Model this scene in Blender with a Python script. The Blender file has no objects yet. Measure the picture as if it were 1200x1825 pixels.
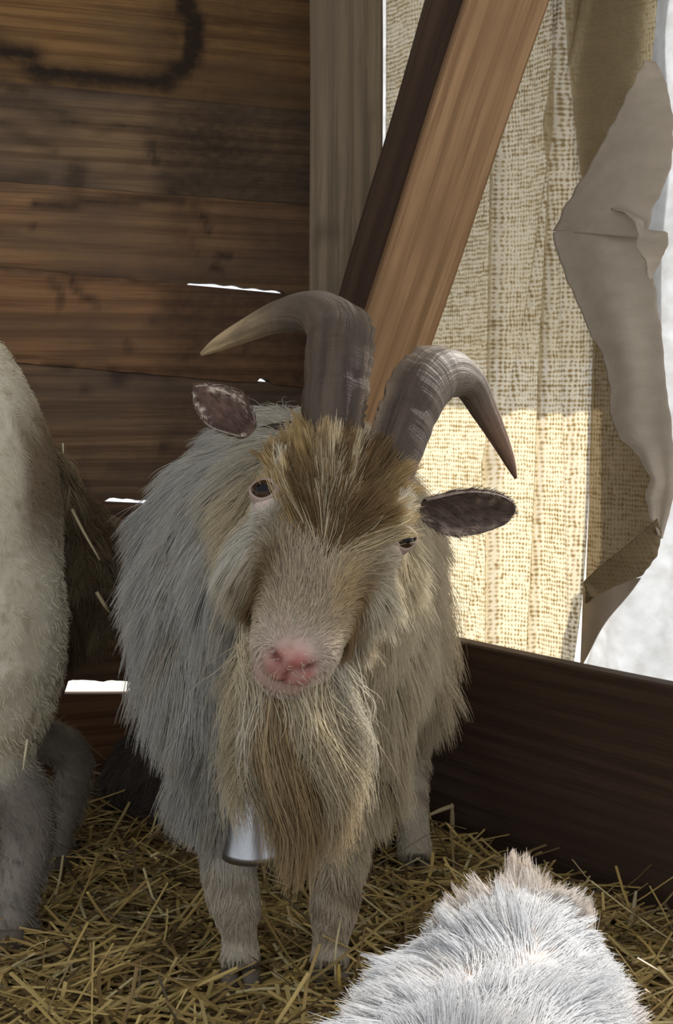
import bpy, math, random
import numpy as np
from mathutils import Vector, kdtree

rng = np.random.default_rng(7)
random.seed(7)
scene = bpy.context.scene
COL = scene.collection

# ------------------------------------------------------------------ camera, sky, sun, exposure
F_PX, HORIZON, CAM_H = 2544.0, 700.0, 0.75
PITCH = math.atan((912.5 - HORIZON) / F_PX)
cam_d = bpy.data.cameras.new('camera')
cam = bpy.data.objects.new('camera', cam_d); COL.objects.link(cam)
cam.location = (0, 0, CAM_H); cam.rotation_euler = (math.pi / 2 - PITCH, 0, 0)
cam_d.sensor_fit = 'HORIZONTAL'; cam_d.sensor_width = 36.0; cam_d.lens = F_PX / 1200 * 36
cam_d.clip_start = 0.02
scene.camera = cam
vs = scene.view_settings
vs.view_transform = 'Standard'; vs.look = 'None'; vs.gamma = 1; vs.use_curve_mapping = False
vs.exposure = 0.0

world = bpy.data.worlds.new('sky'); scene.world = world; world.use_nodes = True
bgn = world.node_tree.nodes['Background']
bgn.inputs[0].default_value = (0.92, 0.96, 1.0, 1); bgn.inputs[1].default_value = 1.15

sun_d = bpy.data.lights.new('sun', 'SUN'); sun_d.energy = 7.0; sun_d.angle = 0.03
sun_d.color = (1.0, 0.96, 0.89)
sun = bpy.data.objects.new('sun', sun_d); COL.objects.link(sun)
sun.rotation_euler = Vector((-0.62, -0.62, -0.62)).to_track_quat('-Z', 'Y').to_euler()
sun.location = (3, 4, 4)

# ------------------------------------------------------------------ helpers
CT, ST = math.cos(PITCH), math.sin(PITCH)
def ray(u, v):
    x, y = (u - 600) / F_PX, (912.5 - v) / F_PX
    return np.array([x, CT + y * ST, -ST + y * CT])
def P(u, v, Y):                       # point at depth Y that the photo shows at (u, v)
    d = ray(u, v); return np.array([0, 0, CAM_H]) + d * (Y / d[1])
def unit(v):
    v = np.asarray(v, float); return v / (np.linalg.norm(v, axis=-1, keepdims=True) + 1e-12)

def tag(o, label=None, cat=None, group=None, kind=None):
    if label: o['label'] = label
    if cat: o['category'] = cat
    if group: o['group'] = group
    if kind: o['kind'] = kind
    return o
def empty(name, loc, label=None, cat=None, group=None, kind=None):
    o = bpy.data.objects.new(name, None); COL.objects.link(o); o.location = [float(c) for c in loc]
    o.empty_display_size = 0.05
    return tag(o, label, cat, group, kind)
def base_of(parent):
    p = np.zeros(3)
    while parent is not None:
        p = p + np.array(parent.location); parent = parent.parent
    return p
def mesh_obj(name, V, Fc, mat, parent=None, smooth=False, uv=None, attrs=None, loc=None):
    """V in world coordinates; the object's origin sits at loc (or at its parent's)."""
    V = np.asarray(V, float)
    o0 = base_of(parent) if loc is None else np.asarray(loc, float)
    me = bpy.data.meshes.new(name)
    me.from_pydata([tuple(v) for v in (V - o0)], [], [tuple(int(i) for i in f) for f in Fc])
    if uv is not None:
        L = me.uv_layers.new(name='UVMap')
        idx = np.zeros(len(me.loops), np.int32); me.loops.foreach_get('vertex_index', idx)
        L.data.foreach_set('uv', np.asarray(uv, np.float32)[idx].ravel())
    for k, a in (attrs or {}).items():
        a = np.asarray(a, np.float32)
        if a.ndim == 1:
            at = me.attributes.new(k, 'FLOAT', 'POINT'); at.data.foreach_set('value', a)
        else:
            at = me.attributes.new(k, 'FLOAT_COLOR', 'POINT')
            at.data.foreach_set('color', np.hstack([a, np.ones((len(a), 1), np.float32)]).ravel())
    if smooth: me.polygons.foreach_set('use_smooth', [True] * len(me.polygons))
    me.update()
    o = bpy.data.objects.new(name, me); COL.objects.link(o)
    if mat: me.materials.append(mat)
    if parent is not None: o.parent = parent
    elif loc is not None: o.location = [float(c) for c in loc]
    return o
def grid_faces(nr, nc, wrap=False, off=0):
    Fc = []
    for i in range(nr - 1):
        for j in range(nc if wrap else nc - 1):
            a = i * nc + j; b = i * nc + (j + 1) % nc
            Fc.append((off + a, off + b, off + b + nc, off + a + nc))
    return Fc
def loft(rings, cap=True):
    """rings: list of (n,3) arrays -> closed tube"""
    n = len(rings[0]); V = np.vstack(rings); Fc = grid_faces(len(rings), n, True)
    if cap:
        Fc.append(tuple(range(n))[::-1]); k = (len(rings) - 1) * n; Fc.append(tuple(range(k, k + n)))
    return V, Fc
def ring(c, ux, uy, rx, ryp, rym=None, n=24, e=2.0):
    rym = ryp if rym is None else rym
    t = np.linspace(0, 2 * np.pi, n, endpoint=False)
    cs, sn = np.cos(t), np.sin(t)
    x = np.sign(cs) * np.abs(cs) ** (2 / e) * rx
    y = np.sign(sn) * np.abs(sn) ** (2 / e) * np.where(sn > 0, ryp, rym)
    return np.asarray(c) + np.outer(x, ux) + np.outer(y, uy)
def catmull(pts, n):
    pts = np.asarray(pts, float); m = len(pts)
    ext = np.vstack([2 * pts[0] - pts[1], pts, 2 * pts[-1] - pts[-2]])
    out = []
    for q in np.linspace(0, m - 1, n):
        i = min(int(q), m - 2); t = q - i
        a, b, c, d = ext[i:i + 4]
        out.append(0.5 * (2 * b + (c - a) * t + (2 * a - 5 * b + 4 * c - d) * t * t + (3 * b - a - 3 * c + d) * t ** 3))
    return np.array(out)
def tube(pts, radii, n=12, steps=None, ref=(0.3, 1, 0.2), flat=1.0):
    """pts: control points, radii: matching radii; smoothed"""
    q = np.hstack([np.asarray(pts, float), np.asarray(radii, float).reshape(-1, 1)])
    q = catmull(q, steps or len(pts) * 4)
    c, r = q[:, :3], np.maximum(q[:, 3], 2e-4)
    T = unit(np.gradient(c, axis=0)); up = np.asarray(ref, float); rings = []
    for i in range(len(c)):
        ux = unit(np.cross(up, T[i])); uy = np.cross(T[i], ux); up = uy
        rings.append(ring(c[i], ux, uy, r[i], r[i] * flat, n=n))
    return loft(rings)
def vnoise(p, f, seed=0):                       # cheap smooth noise in about -1..1
    p = np.asarray(p, float) * f; s = 0
    r = np.random.default_rng(seed)
    for k in range(5):
        w = r.normal(size=3); w *= 1.0 / np.linalg.norm(w) * r.uniform(.7, 1.6); ph = r.uniform(0, 6.28)
        w2 = r.normal(size=3); ph2 = r.uniform(0, 6.28)
        s = s + np.sin(p @ w * 6.28 + ph + 1.5 * np.sin(p @ w2 * 2.5 + ph2))
    return s / 3.2
def sstep(a, b, x):
    t = np.clip((x - a) / (b - a), 0, 1); return t * t * (3 - 2 * t)
def mixc(a, b, t):
    t = np.asarray(t)[..., None]; return np.asarray(a) * (1 - t) + np.asarray(b) * t

# ------------------------------------------------------------------ materials
class NT:
    def __init__(self, name):
        self.m = bpy.data.materials.new(name); self.m.use_nodes = True
        self.t = self.m.node_tree; self.t.nodes.clear()
        self.out = self.n('ShaderNodeOutputMaterial')
    def n(self, typ, **kw):
        nd = self.t.nodes.new(typ)
        for k, v in kw.items():
            if k.startswith('i_'):
                key = k[2:]; nd.inputs[int(key) if key.isdigit() else key].default_value = v
            else: setattr(nd, k, v)
        return nd
    def l(self, a, b): self.t.links.new(a, b)
    def mapped(self, scale, src='UV', loc=(0, 0, 0)):
        tc = self.n('ShaderNodeTexCoord'); mp = self.n('ShaderNodeMapping')
        mp.inputs['Scale'].default_value = scale; mp.inputs['Location'].default_value = loc
        self.l(tc.outputs[src], mp.inputs[0]); return mp.outputs[0]
    def noise(self, vec, scale=1, detail=4, rough=.55, dist=0):
        nd = self.n('ShaderNodeTexNoise'); nd.inputs['Scale'].default_value = scale
        nd.inputs['Detail'].default_value = detail; nd.inputs['Roughness'].default_value = rough
        nd.inputs['Distortion'].default_value = dist
        self.l(vec, nd.inputs['Vector']); return nd.outputs['Fac']
    def ramp(self, fac, stops):
        r = self.n('ShaderNodeValToRGB'); cr = r.color_ramp
        while len(cr.elements) < len(stops): cr.elements.new(.5)
        for e, (p, c) in zip(cr.elements, stops): e.position = p; e.color = (*c, 1) if len(c) == 3 else c
        self.l(fac, r.inputs[0]); return r.outputs[0]
    def mix(self, fac, a, b, mode='MIX'):
        nd = self.n('ShaderNodeMix', data_type='RGBA', blend_type=mode)
        for s, v in ((nd.inputs[0], fac), (nd.inputs[6], a), (nd.inputs[7], b)):
            if hasattr(v, 'is_linked') or hasattr(v, 'links'): self.l(v, s)
            else: s.default_value = v if np.isscalar(v) else (*v, 1)
        return nd.outputs[2]
    def math(self, op, a, b=0.0, c=0.0, clamp=False):
        nd = self.n('ShaderNodeMath', operation=op, use_clamp=clamp)
        for s, v in zip(nd.inputs, (a, b, c)):
            if hasattr(v, 'links'): self.l(v, s)
            else: s.default_value = v
        return nd.outputs[0]
    def attr(self, name): return self.n('ShaderNodeAttribute', attribute_name=name)
    def bump(self, h, strength=.3, dist=.005):
        b = self.n('ShaderNodeBump'); b.inputs['Strength'].default_value = strength
        b.inputs['Distance'].default_value = dist; self.l(h, b.inputs['Height']); return b.outputs[0]
    def pbsdf(self, col, rough=.7, normal=None, spec=.3, metal=0.0, sss=None):
        p = self.n('ShaderNodeBsdfPrincipled')
        if hasattr(col, 'links'): self.l(col, p.inputs['Base Color'])
        else: p.inputs['Base Color'].default_value = (*col, 1)
        if hasattr(rough, 'links'): self.l(rough, p.inputs['Roughness'])
        else: p.inputs['Roughness'].default_value = rough
        p.inputs['Specular IOR Level'].default_value = spec; p.inputs['Metallic'].default_value = metal
        if normal is not None: self.l(normal, p.inputs['Normal'])
        return p.outputs[0]
    def done(self, sh): self.l(sh, self.out.inputs[0]); return self.m

def wood(name, light, dark, deep, grain=1.0, stain_shade=(.022, .013, .008), rough=.72):
    T = NT(name)
    v1 = T.mapped((4 * grain, 170 * grain, 1)); v2 = T.mapped((3, 9, 1), loc=(3, 1, 0))
    g = T.noise(v1, 1, 5, .6, .6); b = T.noise(v2, 1, 4, .6, .4)
    v3 = T.mapped((1.1, 18, 1), loc=(7, 2, 0)); w = T.n('ShaderNodeTexWave', wave_type='BANDS', bands_direction='Y')
    w.inputs['Scale'].default_value = .55; w.inputs['Distortion'].default_value = 14; w.inputs['Detail'].default_value = 4
    w.inputs['Detail Scale'].default_value = .6
    T.l(v3, w.inputs['Vector'])
    gr = T.math('ADD', T.math('MULTIPLY', g, .80), T.math('MULTIPLY', w.outputs['Fac'], .20))
    c = T.ramp(gr, [(.36, dark), (.60, light)])
    c = T.mix(T.ramp(b, [(.42, (0, 0, 0)), (.72, (1, 1, 1))]), c, deep)
    st = T.attr('stain_shade'); nz = T.noise(T.mapped((45, 70, 1)), 1, 4)
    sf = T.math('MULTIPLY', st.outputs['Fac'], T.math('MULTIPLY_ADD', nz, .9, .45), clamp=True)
    c = T.mix(sf, c, stain_shade)
    ti = T.attr('tint'); c = T.mix(1.0, c, ti.outputs['Color'], 'MULTIPLY')
    return T.done(T.pbsdf(c, rough, T.bump(gr, .35, .004), .25))
M = {}
M['plank'] = wood('plank_wood', (.27, .165, .085), (.15, .085, .042), (.12, .08, .055))
M['post'] = wood('post_wood', (.25, .19, .125), (.14, .105, .068), (.17, .13, .088), 1.0)
M['brace'] = wood('brace_wood', (.40, .24, .125), (.24, .135, .065), (.27, .155, .08), 1.0)
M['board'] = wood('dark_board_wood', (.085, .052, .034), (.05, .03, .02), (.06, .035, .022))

def fur_mat(name, rough=.55, trans=.25):
    T = NT(name); a = T.attr('col')
    p = T.pbsdf(a.outputs['Color'], rough, None, .18)
    tr = T.n('ShaderNodeBsdfTranslucent'); T.l(a.outputs['Color'], tr.inputs[0])
    mx = T.n('ShaderNodeMixShader'); mx.inputs[0].default_value = trans
    T.l(p, mx.inputs[1]); T.l(tr.outputs[0], mx.inputs[2])
    return T.done(mx.outputs[0])
M['fur'] = fur_mat('fur')
def skin_mat():
    T = NT('skin'); a = T.attr('col')
    nz = T.noise(T.mapped((1, 1, 1), 'Object'), 90, 3)
    c = T.mix(.25, a.outputs['Color'], T.ramp(nz, [(.3, (.5, .45, .4)), (.7, (1, 1, 1))]), 'MULTIPLY')
    r = T.attr('gloss')
    ro = T.math('MULTIPLY_ADD', r.outputs['Fac'], -.45, .8)
    return T.done(T.pbsdf(c, ro, T.bump(nz, .3, .002), .35))
M['skin'] = skin_mat()
def horn_mat():
    T = NT('horn'); a = T.attr('col')
    v = T.mapped((60, 5, 1)); n1 = T.noise(v, 1, 5, .65, .8)
    v2 = T.mapped((14, 9, 1)); n2 = T.noise(v2, 1, 4, .6, .5)
    v3 = T.mapped((9, 160, 1)); n3 = T.noise(v3, 1, 3, .6)
    c = T.mix(T.ramp(n1, [(.35, (0, 0, 0)), (.75, (1, 1, 1))]), a.outputs['Color'], (.15, .11, .08), 'MIX')
    c = T.mix(.55, a.outputs['Color'], c)
    c = T.mix(T.ramp(n2, [(.5, (0, 0, 0)), (.7, (.55, .55, .55))]), c, (.025, .017, .015))
    h = T.math('ADD', n1, T.math('MULTIPLY', n3, .4))
    return T.done(T.pbsdf(c, .55, T.bump(h, .8, .005), .16))
M['horn'] = horn_mat()
def plain(name, col, rough=.6, spec=.3, metal=0.0, nscale=40, namt=.25, bump=.2):
    T = NT(name); nz = T.noise(T.mapped((1, 1, 1), 'Object'), nscale, 4)
    c = T.mix(namt, col, T.ramp(nz, [(.3, (.35, .35, .35)), (.7, (1.1, 1.1, 1.1))]), 'MULTIPLY')
    return T.done(T.pbsdf(c, rough, T.bump(nz, bump, .003), spec, metal))
M['hoof'] = plain('hoof', (.13, .10, .075), .55)
M['metal'] = plain('bell_metal', (.42, .43, .46), .36, .5, 1.0, 25, .35, .1)
M['leather'] = plain('leather', (.05, .035, .025), .6)
M['eye'] = None
def eye_mat():
    T = NT('eye'); a = T.attr('col')
    return T.done(T.pbsdf(a.outputs['Color'], .12, None, .13))
M['eye'] = eye_mat()
def burlap(name, col, trans, holes, tw=.0062):
    T = NT(name)
    tc = T.n('ShaderNodeTexCoord'); nd = T.n('ShaderNodeTexNoise'); nd.inputs['Scale'].default_value = 60
    nd.inputs['Detail'].default_value = 2; T.l(tc.outputs['UV'], nd.inputs['Vector'])
    add = T.n('ShaderNodeVectorMath', operation='MULTIPLY_ADD')
    T.l(nd.outputs['Color'], add.inputs[0]); add.inputs[1].default_value = (.008, .008, 0); T.l(tc.outputs['UV'], add.inputs[2])
    sp = T.n('ShaderNodeSeparateXYZ'); T.l(add.outputs[0], sp.inputs[0])
    k = 2 * math.pi / tw
    sx = T.math('SINE', T.math('MULTIPLY', sp.outputs[0], k)); sy = T.math('SINE', T.math('MULTIPLY', sp.outputs[1], k * .8))
    weave = T.math('MULTIPLY_ADD', T.math('ADD', sx, sy), .25, .5)              # 0..1
    pt = T.noise(T.mapped((90, 60, 1)), 1, 3, .6); pl = T.noise(T.mapped((9, 14, 1)), 1, 4, .6)
    sl = T.noise(T.mapped((6, 190, 1)), 1, 2, .6)
    op = T.math('ADD', T.math('MULTIPLY', weave, .42), T.math('ADD', T.math('MULTIPLY', pt, .60), T.math('MULTIPLY', T.math('ADD', pl, sl), .26)))
    thin = T.ramp(op, [(.56, (0, 0, 0)), (.80, (1, 1, 1))])                       # 1 = thin spot between threads
    d = T.n('ShaderNodeBsdfDiffuse'); tr = T.n('ShaderNodeBsdfTranslucent')
    c = T.mix(thin, col, (col[0] * 1.15, col[1] * 1.2, col[2] * 1.3)); T.l(c, d.inputs[0])
    ct = T.mix(thin, trans, (min(1, trans[0] * 1.5), min(1, trans[1] * 1.65), min(1, trans[2] * 1.95))); T.l(ct, tr.inputs[0])
    m1 = T.n('ShaderNodeMixShader'); m1.inputs[0].default_value = .68
    T.l(d.outputs[0], m1.inputs[1]); T.l(tr.outputs[0], m1.inputs[2])
    tp = T.n('ShaderNodeBsdfTransparent'); m2 = T.n('ShaderNodeMixShader')
    T.l(T.math('MULTIPLY', thin, holes), m2.inputs[0]); T.l(m1.outputs[0], m2.inputs[1]); T.l(tp.outputs[0], m2.inputs[2])
    return T.done(m2.outputs[0])
M['burlap'] = burlap('burlap', (.42, .33, .20), (.51, .415, .255), .42)
M['burlap_thick'] = burlap('burlap_folded', (.33, .25, .15), (.24, .18, .10), .10)
def sheet(name, col, trans, mix):
    T = NT(name); nz = T.noise(T.mapped((30, 40, 1)), 1, 4, .6); n2 = T.noise(T.mapped((170, 170, 1)), 1, 2)
    c1 = T.mix(.3, col, T.ramp(nz, [(.3, (.5, .47, .42)), (.7, (1, 1, 1))]), 'MULTIPLY')
    c2 = T.mix(.3, trans, T.ramp(nz, [(.3, (.5, .47, .42)), (.7, (1, 1, 1))]), 'MULTIPLY')
    d = T.n('ShaderNodeBsdfDiffuse'); T.l(c1, d.inputs[0]); tr = T.n('ShaderNodeBsdfTranslucent'); T.l(c2, tr.inputs[0])
    bm = T.bump(T.math('ADD', nz, T.math('MULTIPLY', n2, .4)), .3, .004); T.l(bm, d.inputs['Normal'])
    m1 = T.n('ShaderNodeMixShader'); m1.inputs[0].default_value = mix
    T.l(d.outputs[0], m1.inputs[1]); T.l(tr.outputs[0], m1.inputs[2]); return T.done(m1.outputs[0])
M['white_sheet'] = sheet('white_sheet', (.80, .80, .80), (.85, .87, .9), .6)
M['felt'] = sheet('torn_felt', (.50, .43, .35), (.50, .42, .32), .3)
def floor_mat():
    T = NT('bedding'); v = T.mapped((1, 1, 1), 'Object')
    n = T.noise(v, 30, 6, .7, 1.0)
    c = T.ramp(n, [(.3, (.02, .013, .007)), (.55, (.07, .046, .02)), (.75, (.15, .10, .04))])
    return T.done(T.pbsdf(c, .85, T.bump(n, .8, .02), .2))
M['bedding'] = floor_mat()
def straw_mat():
    T = NT('straw'); a = T.attr('col')
    p = T.pbsdf(a.outputs['Color'], .42, None, .4); tr = T.n('ShaderNodeBsdfTranslucent'); T.l(a.outputs['Color'], tr.inputs[0])
    mx = T.n('ShaderNodeMixShader'); mx.inputs[0].default_value = .15; T.l(p, mx.inputs[1]); T.l(tr.outputs[0], mx.inputs[2])
    return T.done(mx.outputs[0])
M['straw'] = straw_mat()
M['ground'] = plain('ground_outside', (.62, .60, .55), .9, .2, 0, 8)
M['roof'] = wood('roof_wood', (.20, .13, .08), (.12, .075, .04), (.10, .07, .045))

# ------------------------------------------------------------------ the setting
CORNER = np.array([-0.075, 2.77])
WL = unit(np.array([-0.93, -0.37]))            # along the plank wall, away from the corner
NL = np.array([-WL[1], WL[0]]); NL = NL if NL[1] < 0 else -NL     # into the room
WR = np.array([0.6, -0.8]); NR = np.array([-0.8, -0.6])           # board / curtain wall and its inward normal
BR = np.array([0.19, 2.415])                   # a point on the inner face of the board

tag(mesh_obj('ground', [(-8, -4, -.06), (8, -4, -.06), (8, 9, -.06), (-8, 9, -.06)], [(0, 1, 2, 3)], M['ground']), kind='structure')

# floor: uneven trampled bedding
def floor_z(x, y):
    p = np.stack([x, y, 0 * x], -1)
    return .010 * vnoise(p, 2.2, 3) + .006 * vnoise(p, 7, 4) + .02 * sstep(2.25, 2.6, y)
def inside(x, y, m=0.03):
    dl = (x - CORNER[0]) * NL[0] + (y - CORNER[1]) * NL[1]
    dr = (x - BR[0]) * NR[0] + (y - BR[1]) * NR[1]
    return (dl > m) & (dr > m)
xs = np.linspace(-2.2, 1.9, 165); ys = np.linspace(.2, 2.75, 105)
gx, gy = np.meshgrid(xs, ys)
dl = (gx - CORNER[0]) * NL[0] + (gy - CORNER[1]) * NL[1]; dr = (gx - BR[0]) * NR[0] + (gy - BR[1]) * NR[1]
push = np.maximum(-.01 - dl, 0); gx2 = gx + NL[0] * push; gy2 = gy + NL[1] * push
dr = (gx2 - BR[0]) * NR[0] + (gy2 - BR[1]) * NR[1]; push = np.maximum(-.012 - dr, 0)
gx2 = gx2 + NR[0] * push; gy2 = gy2 + NR[1] * push
Vf = np.stack([gx2, gy2, floor_z(gx2, gy2) - .012], -1).reshape(-1, 3)
tag(mesh_obj('floor', Vf, grid_faces(len(ys), len(xs)), M['bedding'], smooth=True), kind='structure')

# plank wall: real planks with open slots between some of them
def on_left(u, v, off=0.0):                    # photo ray meets the inner face of the plank wall (off = proud of it)
    d = ray(u, v); c = np.array([*(CORNER + NL * off)])
    t = (c @ NL) / (d[:2] @ NL); return np.array([0, 0, CAM_H]) + d * t
def sl(p): return (p[..., :2] - CORNER) @ WL   # metres from the corner along the wall
edges_px = [(-190, -130), (148, 203), (322, 366), (480, 531), (645, 690), (889, 915), (1075, 1086), (1241, 1238), (1372, 1366), (1500, 1480)]
EDGE = []
for a, b in edges_px:
    A, B = on_left(0, a), on_left(550, b); sa, sb = sl(A), sl(B)
    EDGE.append((lambda s, A=A, B=B, sa=sa, sb=sb: B[2] + (A[2] - B[2]) * (s - sb) / (sa - sb) * np.clip(1.0 - 0.0 * s, 0, 1)))
slots = {3: (335, 509, .0095), 4: (460, 479, .0105), 5: (188, 312, .011), 7: (118, 262, .028)}
stains = [  # px polylines on the planks: (points, half width px, strength)
    ([(325, -20), (345, 45), (350, 95), (320, 128), (270, 146), (180, 143), (90, 134), (20, 98), (-20, 85)], 17, 1.2),
    ([(340, 20), (352, 80), (330, 120), (280, 140)], 20, .75),
    ([(-10, 152), (60, 155), (150, 152), (240, 160)], 5, .7), ([(100, 130), (20, 140)], 7, .6),
    ([(-10, 165), (70, 190), (110, 212)], 16, .5), ([(110, 215), (180, 222), (260, 232), (360, 230)], 6, .7),
    ([(270, 265), (280, 290)], 11, .85), ([(-10, 220), (50, 250), (100, 270)], 8, .5), ([(140, 305), (135, 325)], 14, .6),
    ([(230, 292), (300, 290)], 7, .4), ([(-10, 318), (80, 322)], 7, .5),
    ([(60, 365), (160, 358), (260, 352), (330, 362), (362, 378), (372, 412)], 7, .85), ([(-10, 408), (60, 408)], 3, .6),
    ([(355, 360), (378, 395)], 10, .6), ([(330, 418), (350, 450)], 5, .6), ([(385, 458), (408, 455)], 7, .9), ([(378, 478), (392, 486)], 8, .9),
    ([(-10, 484), (90, 487), (180, 497), (300, 508)], 4, .8), ([(85, 500), (102, 520), (106, 545)], 6, .6), ([(125, 505), (145, 525), (175, 537)], 6, .7),
    ([(310, 520), (345, 545), (340, 580), (345, 620), (320, 650)], 13, .7), ([(270, 570), (320, 560), (380, 570)], 9, .55), ([(440, 605), (438, 625)], 8, .8),
    ([(228, 608), (232, 625)], 7, .6), ([(150, 688), (230, 676)], 6, .7), ([(60, 653), (200, 662), (350, 668), (470, 676)], 3, .8),
    ([(145, 805), (165, 806)], 7, .7), ([(290, 800), (305, 806)], 7, .8), ([(140, 860), (150, 885)], 9, .6), ([(200, 830), (330, 815)], 8, .35),
    ([(130, 905), (300, 912)], 8, .5), ([(140, 985), (250, 975)], 3, .4), ([(470, 380), (500, 470)], 12, .4), ([(120, 1150), (240, 1170)], 8, .4)]
def seg_dist(pt, line):
    line = np.asarray(line, float); best = np.full(len(pt), 1e9)
    for a, b in zip(line[:-1], line[1:]):
        ab = b - a; t = np.clip(((pt - a) @ ab) / (ab @ ab), 0, 1); best = np.minimum(best, np.linalg.norm(pt - a - t[:, None] * ab, axis=1))
    return best
def on_wall(line): return [(sl(on_left(*q)), on_left(*q)[2]) for q in line]
ST_W = [(on_wall(l), w / F_PX * 2.6, k) for l, w, k in stains]
wall_left = empty('wall_left', (CORNER[0], CORNER[1], 0), kind='structure')
s_line = np.unique(np.round(np.concatenate([np.linspace(-.16, .82, 121), np.linspace(.82, 2.3, 20)]), 4))
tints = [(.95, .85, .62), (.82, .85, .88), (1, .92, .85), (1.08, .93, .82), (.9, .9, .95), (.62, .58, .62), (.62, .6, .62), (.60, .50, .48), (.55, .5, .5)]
for k in range(9):
    top, bot = EDGE[k], EDGE[k + 1]
    th = .024; proud = [.0, .004, .001, .005, .0, .004, .001, .003, .0][k]
    zt = top(s_line) + .0035; zb = bot(s_line)
    zb = zb + .0012 * vnoise(np.stack([s_line, 0 * s_line, 0 * s_line + k], -1), 9, 20 + k)
    if k + 1 in slots:
        u0, u1, g = slots[k + 1]; v0 = edges_px[k + 1][0]
        s0, s1 = sl(on_left(u1, v0)), sl(on_left(u0, v0))
        edge_n = .45 + .30 * vnoise(np.stack([s_line, s_line * 0, s_line * 0], -1), 26, 40 + k)
        zb = zb + g * sstep(s0 - .006, s0 + .006, s_line) * (1 - sstep(s1 - .006, s1 + .006, s_line)) * (1 + .5 * (edge_n - .45))
    nv = 13; rows = []
    for j in range(nv):
        z = zt + (zb - zt) * j / (nv - 1); r = .0025 if j in (0, nv - 1) else 0
        o = proud - r
        rows.append(np.stack([CORNER[0] + WL[0] * s_line + NL[0] * o, CORNER[1] + WL[1] * s_line + NL[1] * o, z], -1))
    back = []
    for z in (zb, zt):
        back.append(np.stack([CORNER[0] + WL[0] * s_line - NL[0] * th, CORNER[1] + WL[1] * s_line - NL[1] * th, z], -1))
    V = np.vstack(rows + back); n = len(s_line); Fc = grid_faces(nv + 2, n)
    for i in range(n - 1): Fc.append(((nv + 1) * n + i, (nv + 1) * n + i + 1, i + 1, i))
    Fc.append(tuple(r * n for r in range(nv + 2))); Fc.append(tuple(r * n + n - 1 for r in range(nv + 1, -1, -1)))
    sz = np.stack([sl(V), V[:, 2]], -1); wob = np.stack([vnoise(np.c_[sz, sz[:, :1] * 0], 8, 50), vnoise(np.c_[sz, sz[:, :1] * 0], 10, 51)], -1) * .006
    dark_mask = np.zeros(len(V))
    for l, w, kk in ST_W:
        d = seg_dist(sz + wob, l); dark_mask = np.maximum(dark_mask, kk * (1 - sstep(w * .3, w * 2.1, d)))
    dark_mask = np.maximum(dark_mask, (.62 + .2 * vnoise(np.c_[sz, sz[:, :1] * 0], 5, 52)) * (1 - sstep(.235, .33, sz[:, 0] + 3 * wob[:, 0])) * (sz[:, 1] > .45) * (.7 + .3 * (k % 2)))  # wall shade near the corner, painted into the mask beside the stains
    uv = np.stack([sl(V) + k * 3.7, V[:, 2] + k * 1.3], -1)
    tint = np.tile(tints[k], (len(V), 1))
    mesh_obj('plank', V, Fc, M['plank'], wall_left, uv=uv, attrs={'stain_shade': dark_mask, 'tint': tint})

def beam(name, a, b, nrm, w, t, mat, parent=None, loc=None, tint=(1, 1, 1), spots=(), bev=.003, nseg=40):
    """a timber from a to b; nrm = normal of its main face, w = width of that face, t = thickness"""
    a, b = np.asarray(a, float), np.asarray(b, float); A = unit(b - a); n = np.asarray(nrm, float); n = unit(n - A * (n @ A)); s = np.cross(A, n)
    prof = []
    hw, ht = w / 2, t / 2
    for sx in np.linspace(-hw + bev, hw - bev, 9): prof.append((sx, ht))
    for sx in np.linspace(ht - bev, -ht + bev, 5): prof.append((hw, sx))
    for sx in np.linspace(hw - bev, -hw + bev, 9): prof.append((sx, -ht))
    for sx in np.linspace(-ht + bev, ht - bev, 5): prof.append((-hw, sx))
    prof = np.array(prof); per = np.concatenate([[0], np.cumsum(np.linalg.norm(np.diff(prof, axis=0), axis=1))])
    L = np.linalg.norm(b - a); rings = []; uv = []
    for q in np.linspace(0, 1, nseg):
        wob = .0012 * math.sin(q * 17 + hw * 50)
        rings.append(a + A * L * q + np.outer(prof[:, 0] + wob, s) + np.outer(prof[:, 1], n)); uv.append(np.stack([np.full(len(prof), L * q), per + 1.7], -1))
    V, Fc = loft(rings); dark_mask = np.zeros(len(V))
    for p, r, k in spots: dark_mask = np.maximum(dark_mask, k * (1 - sstep(r * .4, r * 1.3, np.linalg.norm(V - p, axis=1))))
    return mesh_obj(name, V, Fc, mat, parent, uv=np.vstack(uv), attrs={'stain_shade': dark_mask, 'tint': np.tile(tint, (len(V), 1))}, loc=loc)

# corner post
pc = P(616.5, 700, 2.64); pc[1] = 2.70
post = beam('timber_post', (pc[0], pc[1], -.01), (pc[0], pc[1], 2.06), (0, -1, 0), .132, .12, M['post'], loc=(pc[0], pc[1], 0),
            spots=[(P(590, 400, 2.64), .02, .6), (P(575, 410, 2.64), .016, .5), (P(660, 200, 2.64), .008, .3)], nseg=60)
tag(post, 'upright square grey-brown timber post in the corner beside the plank wall', 'post')
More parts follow.
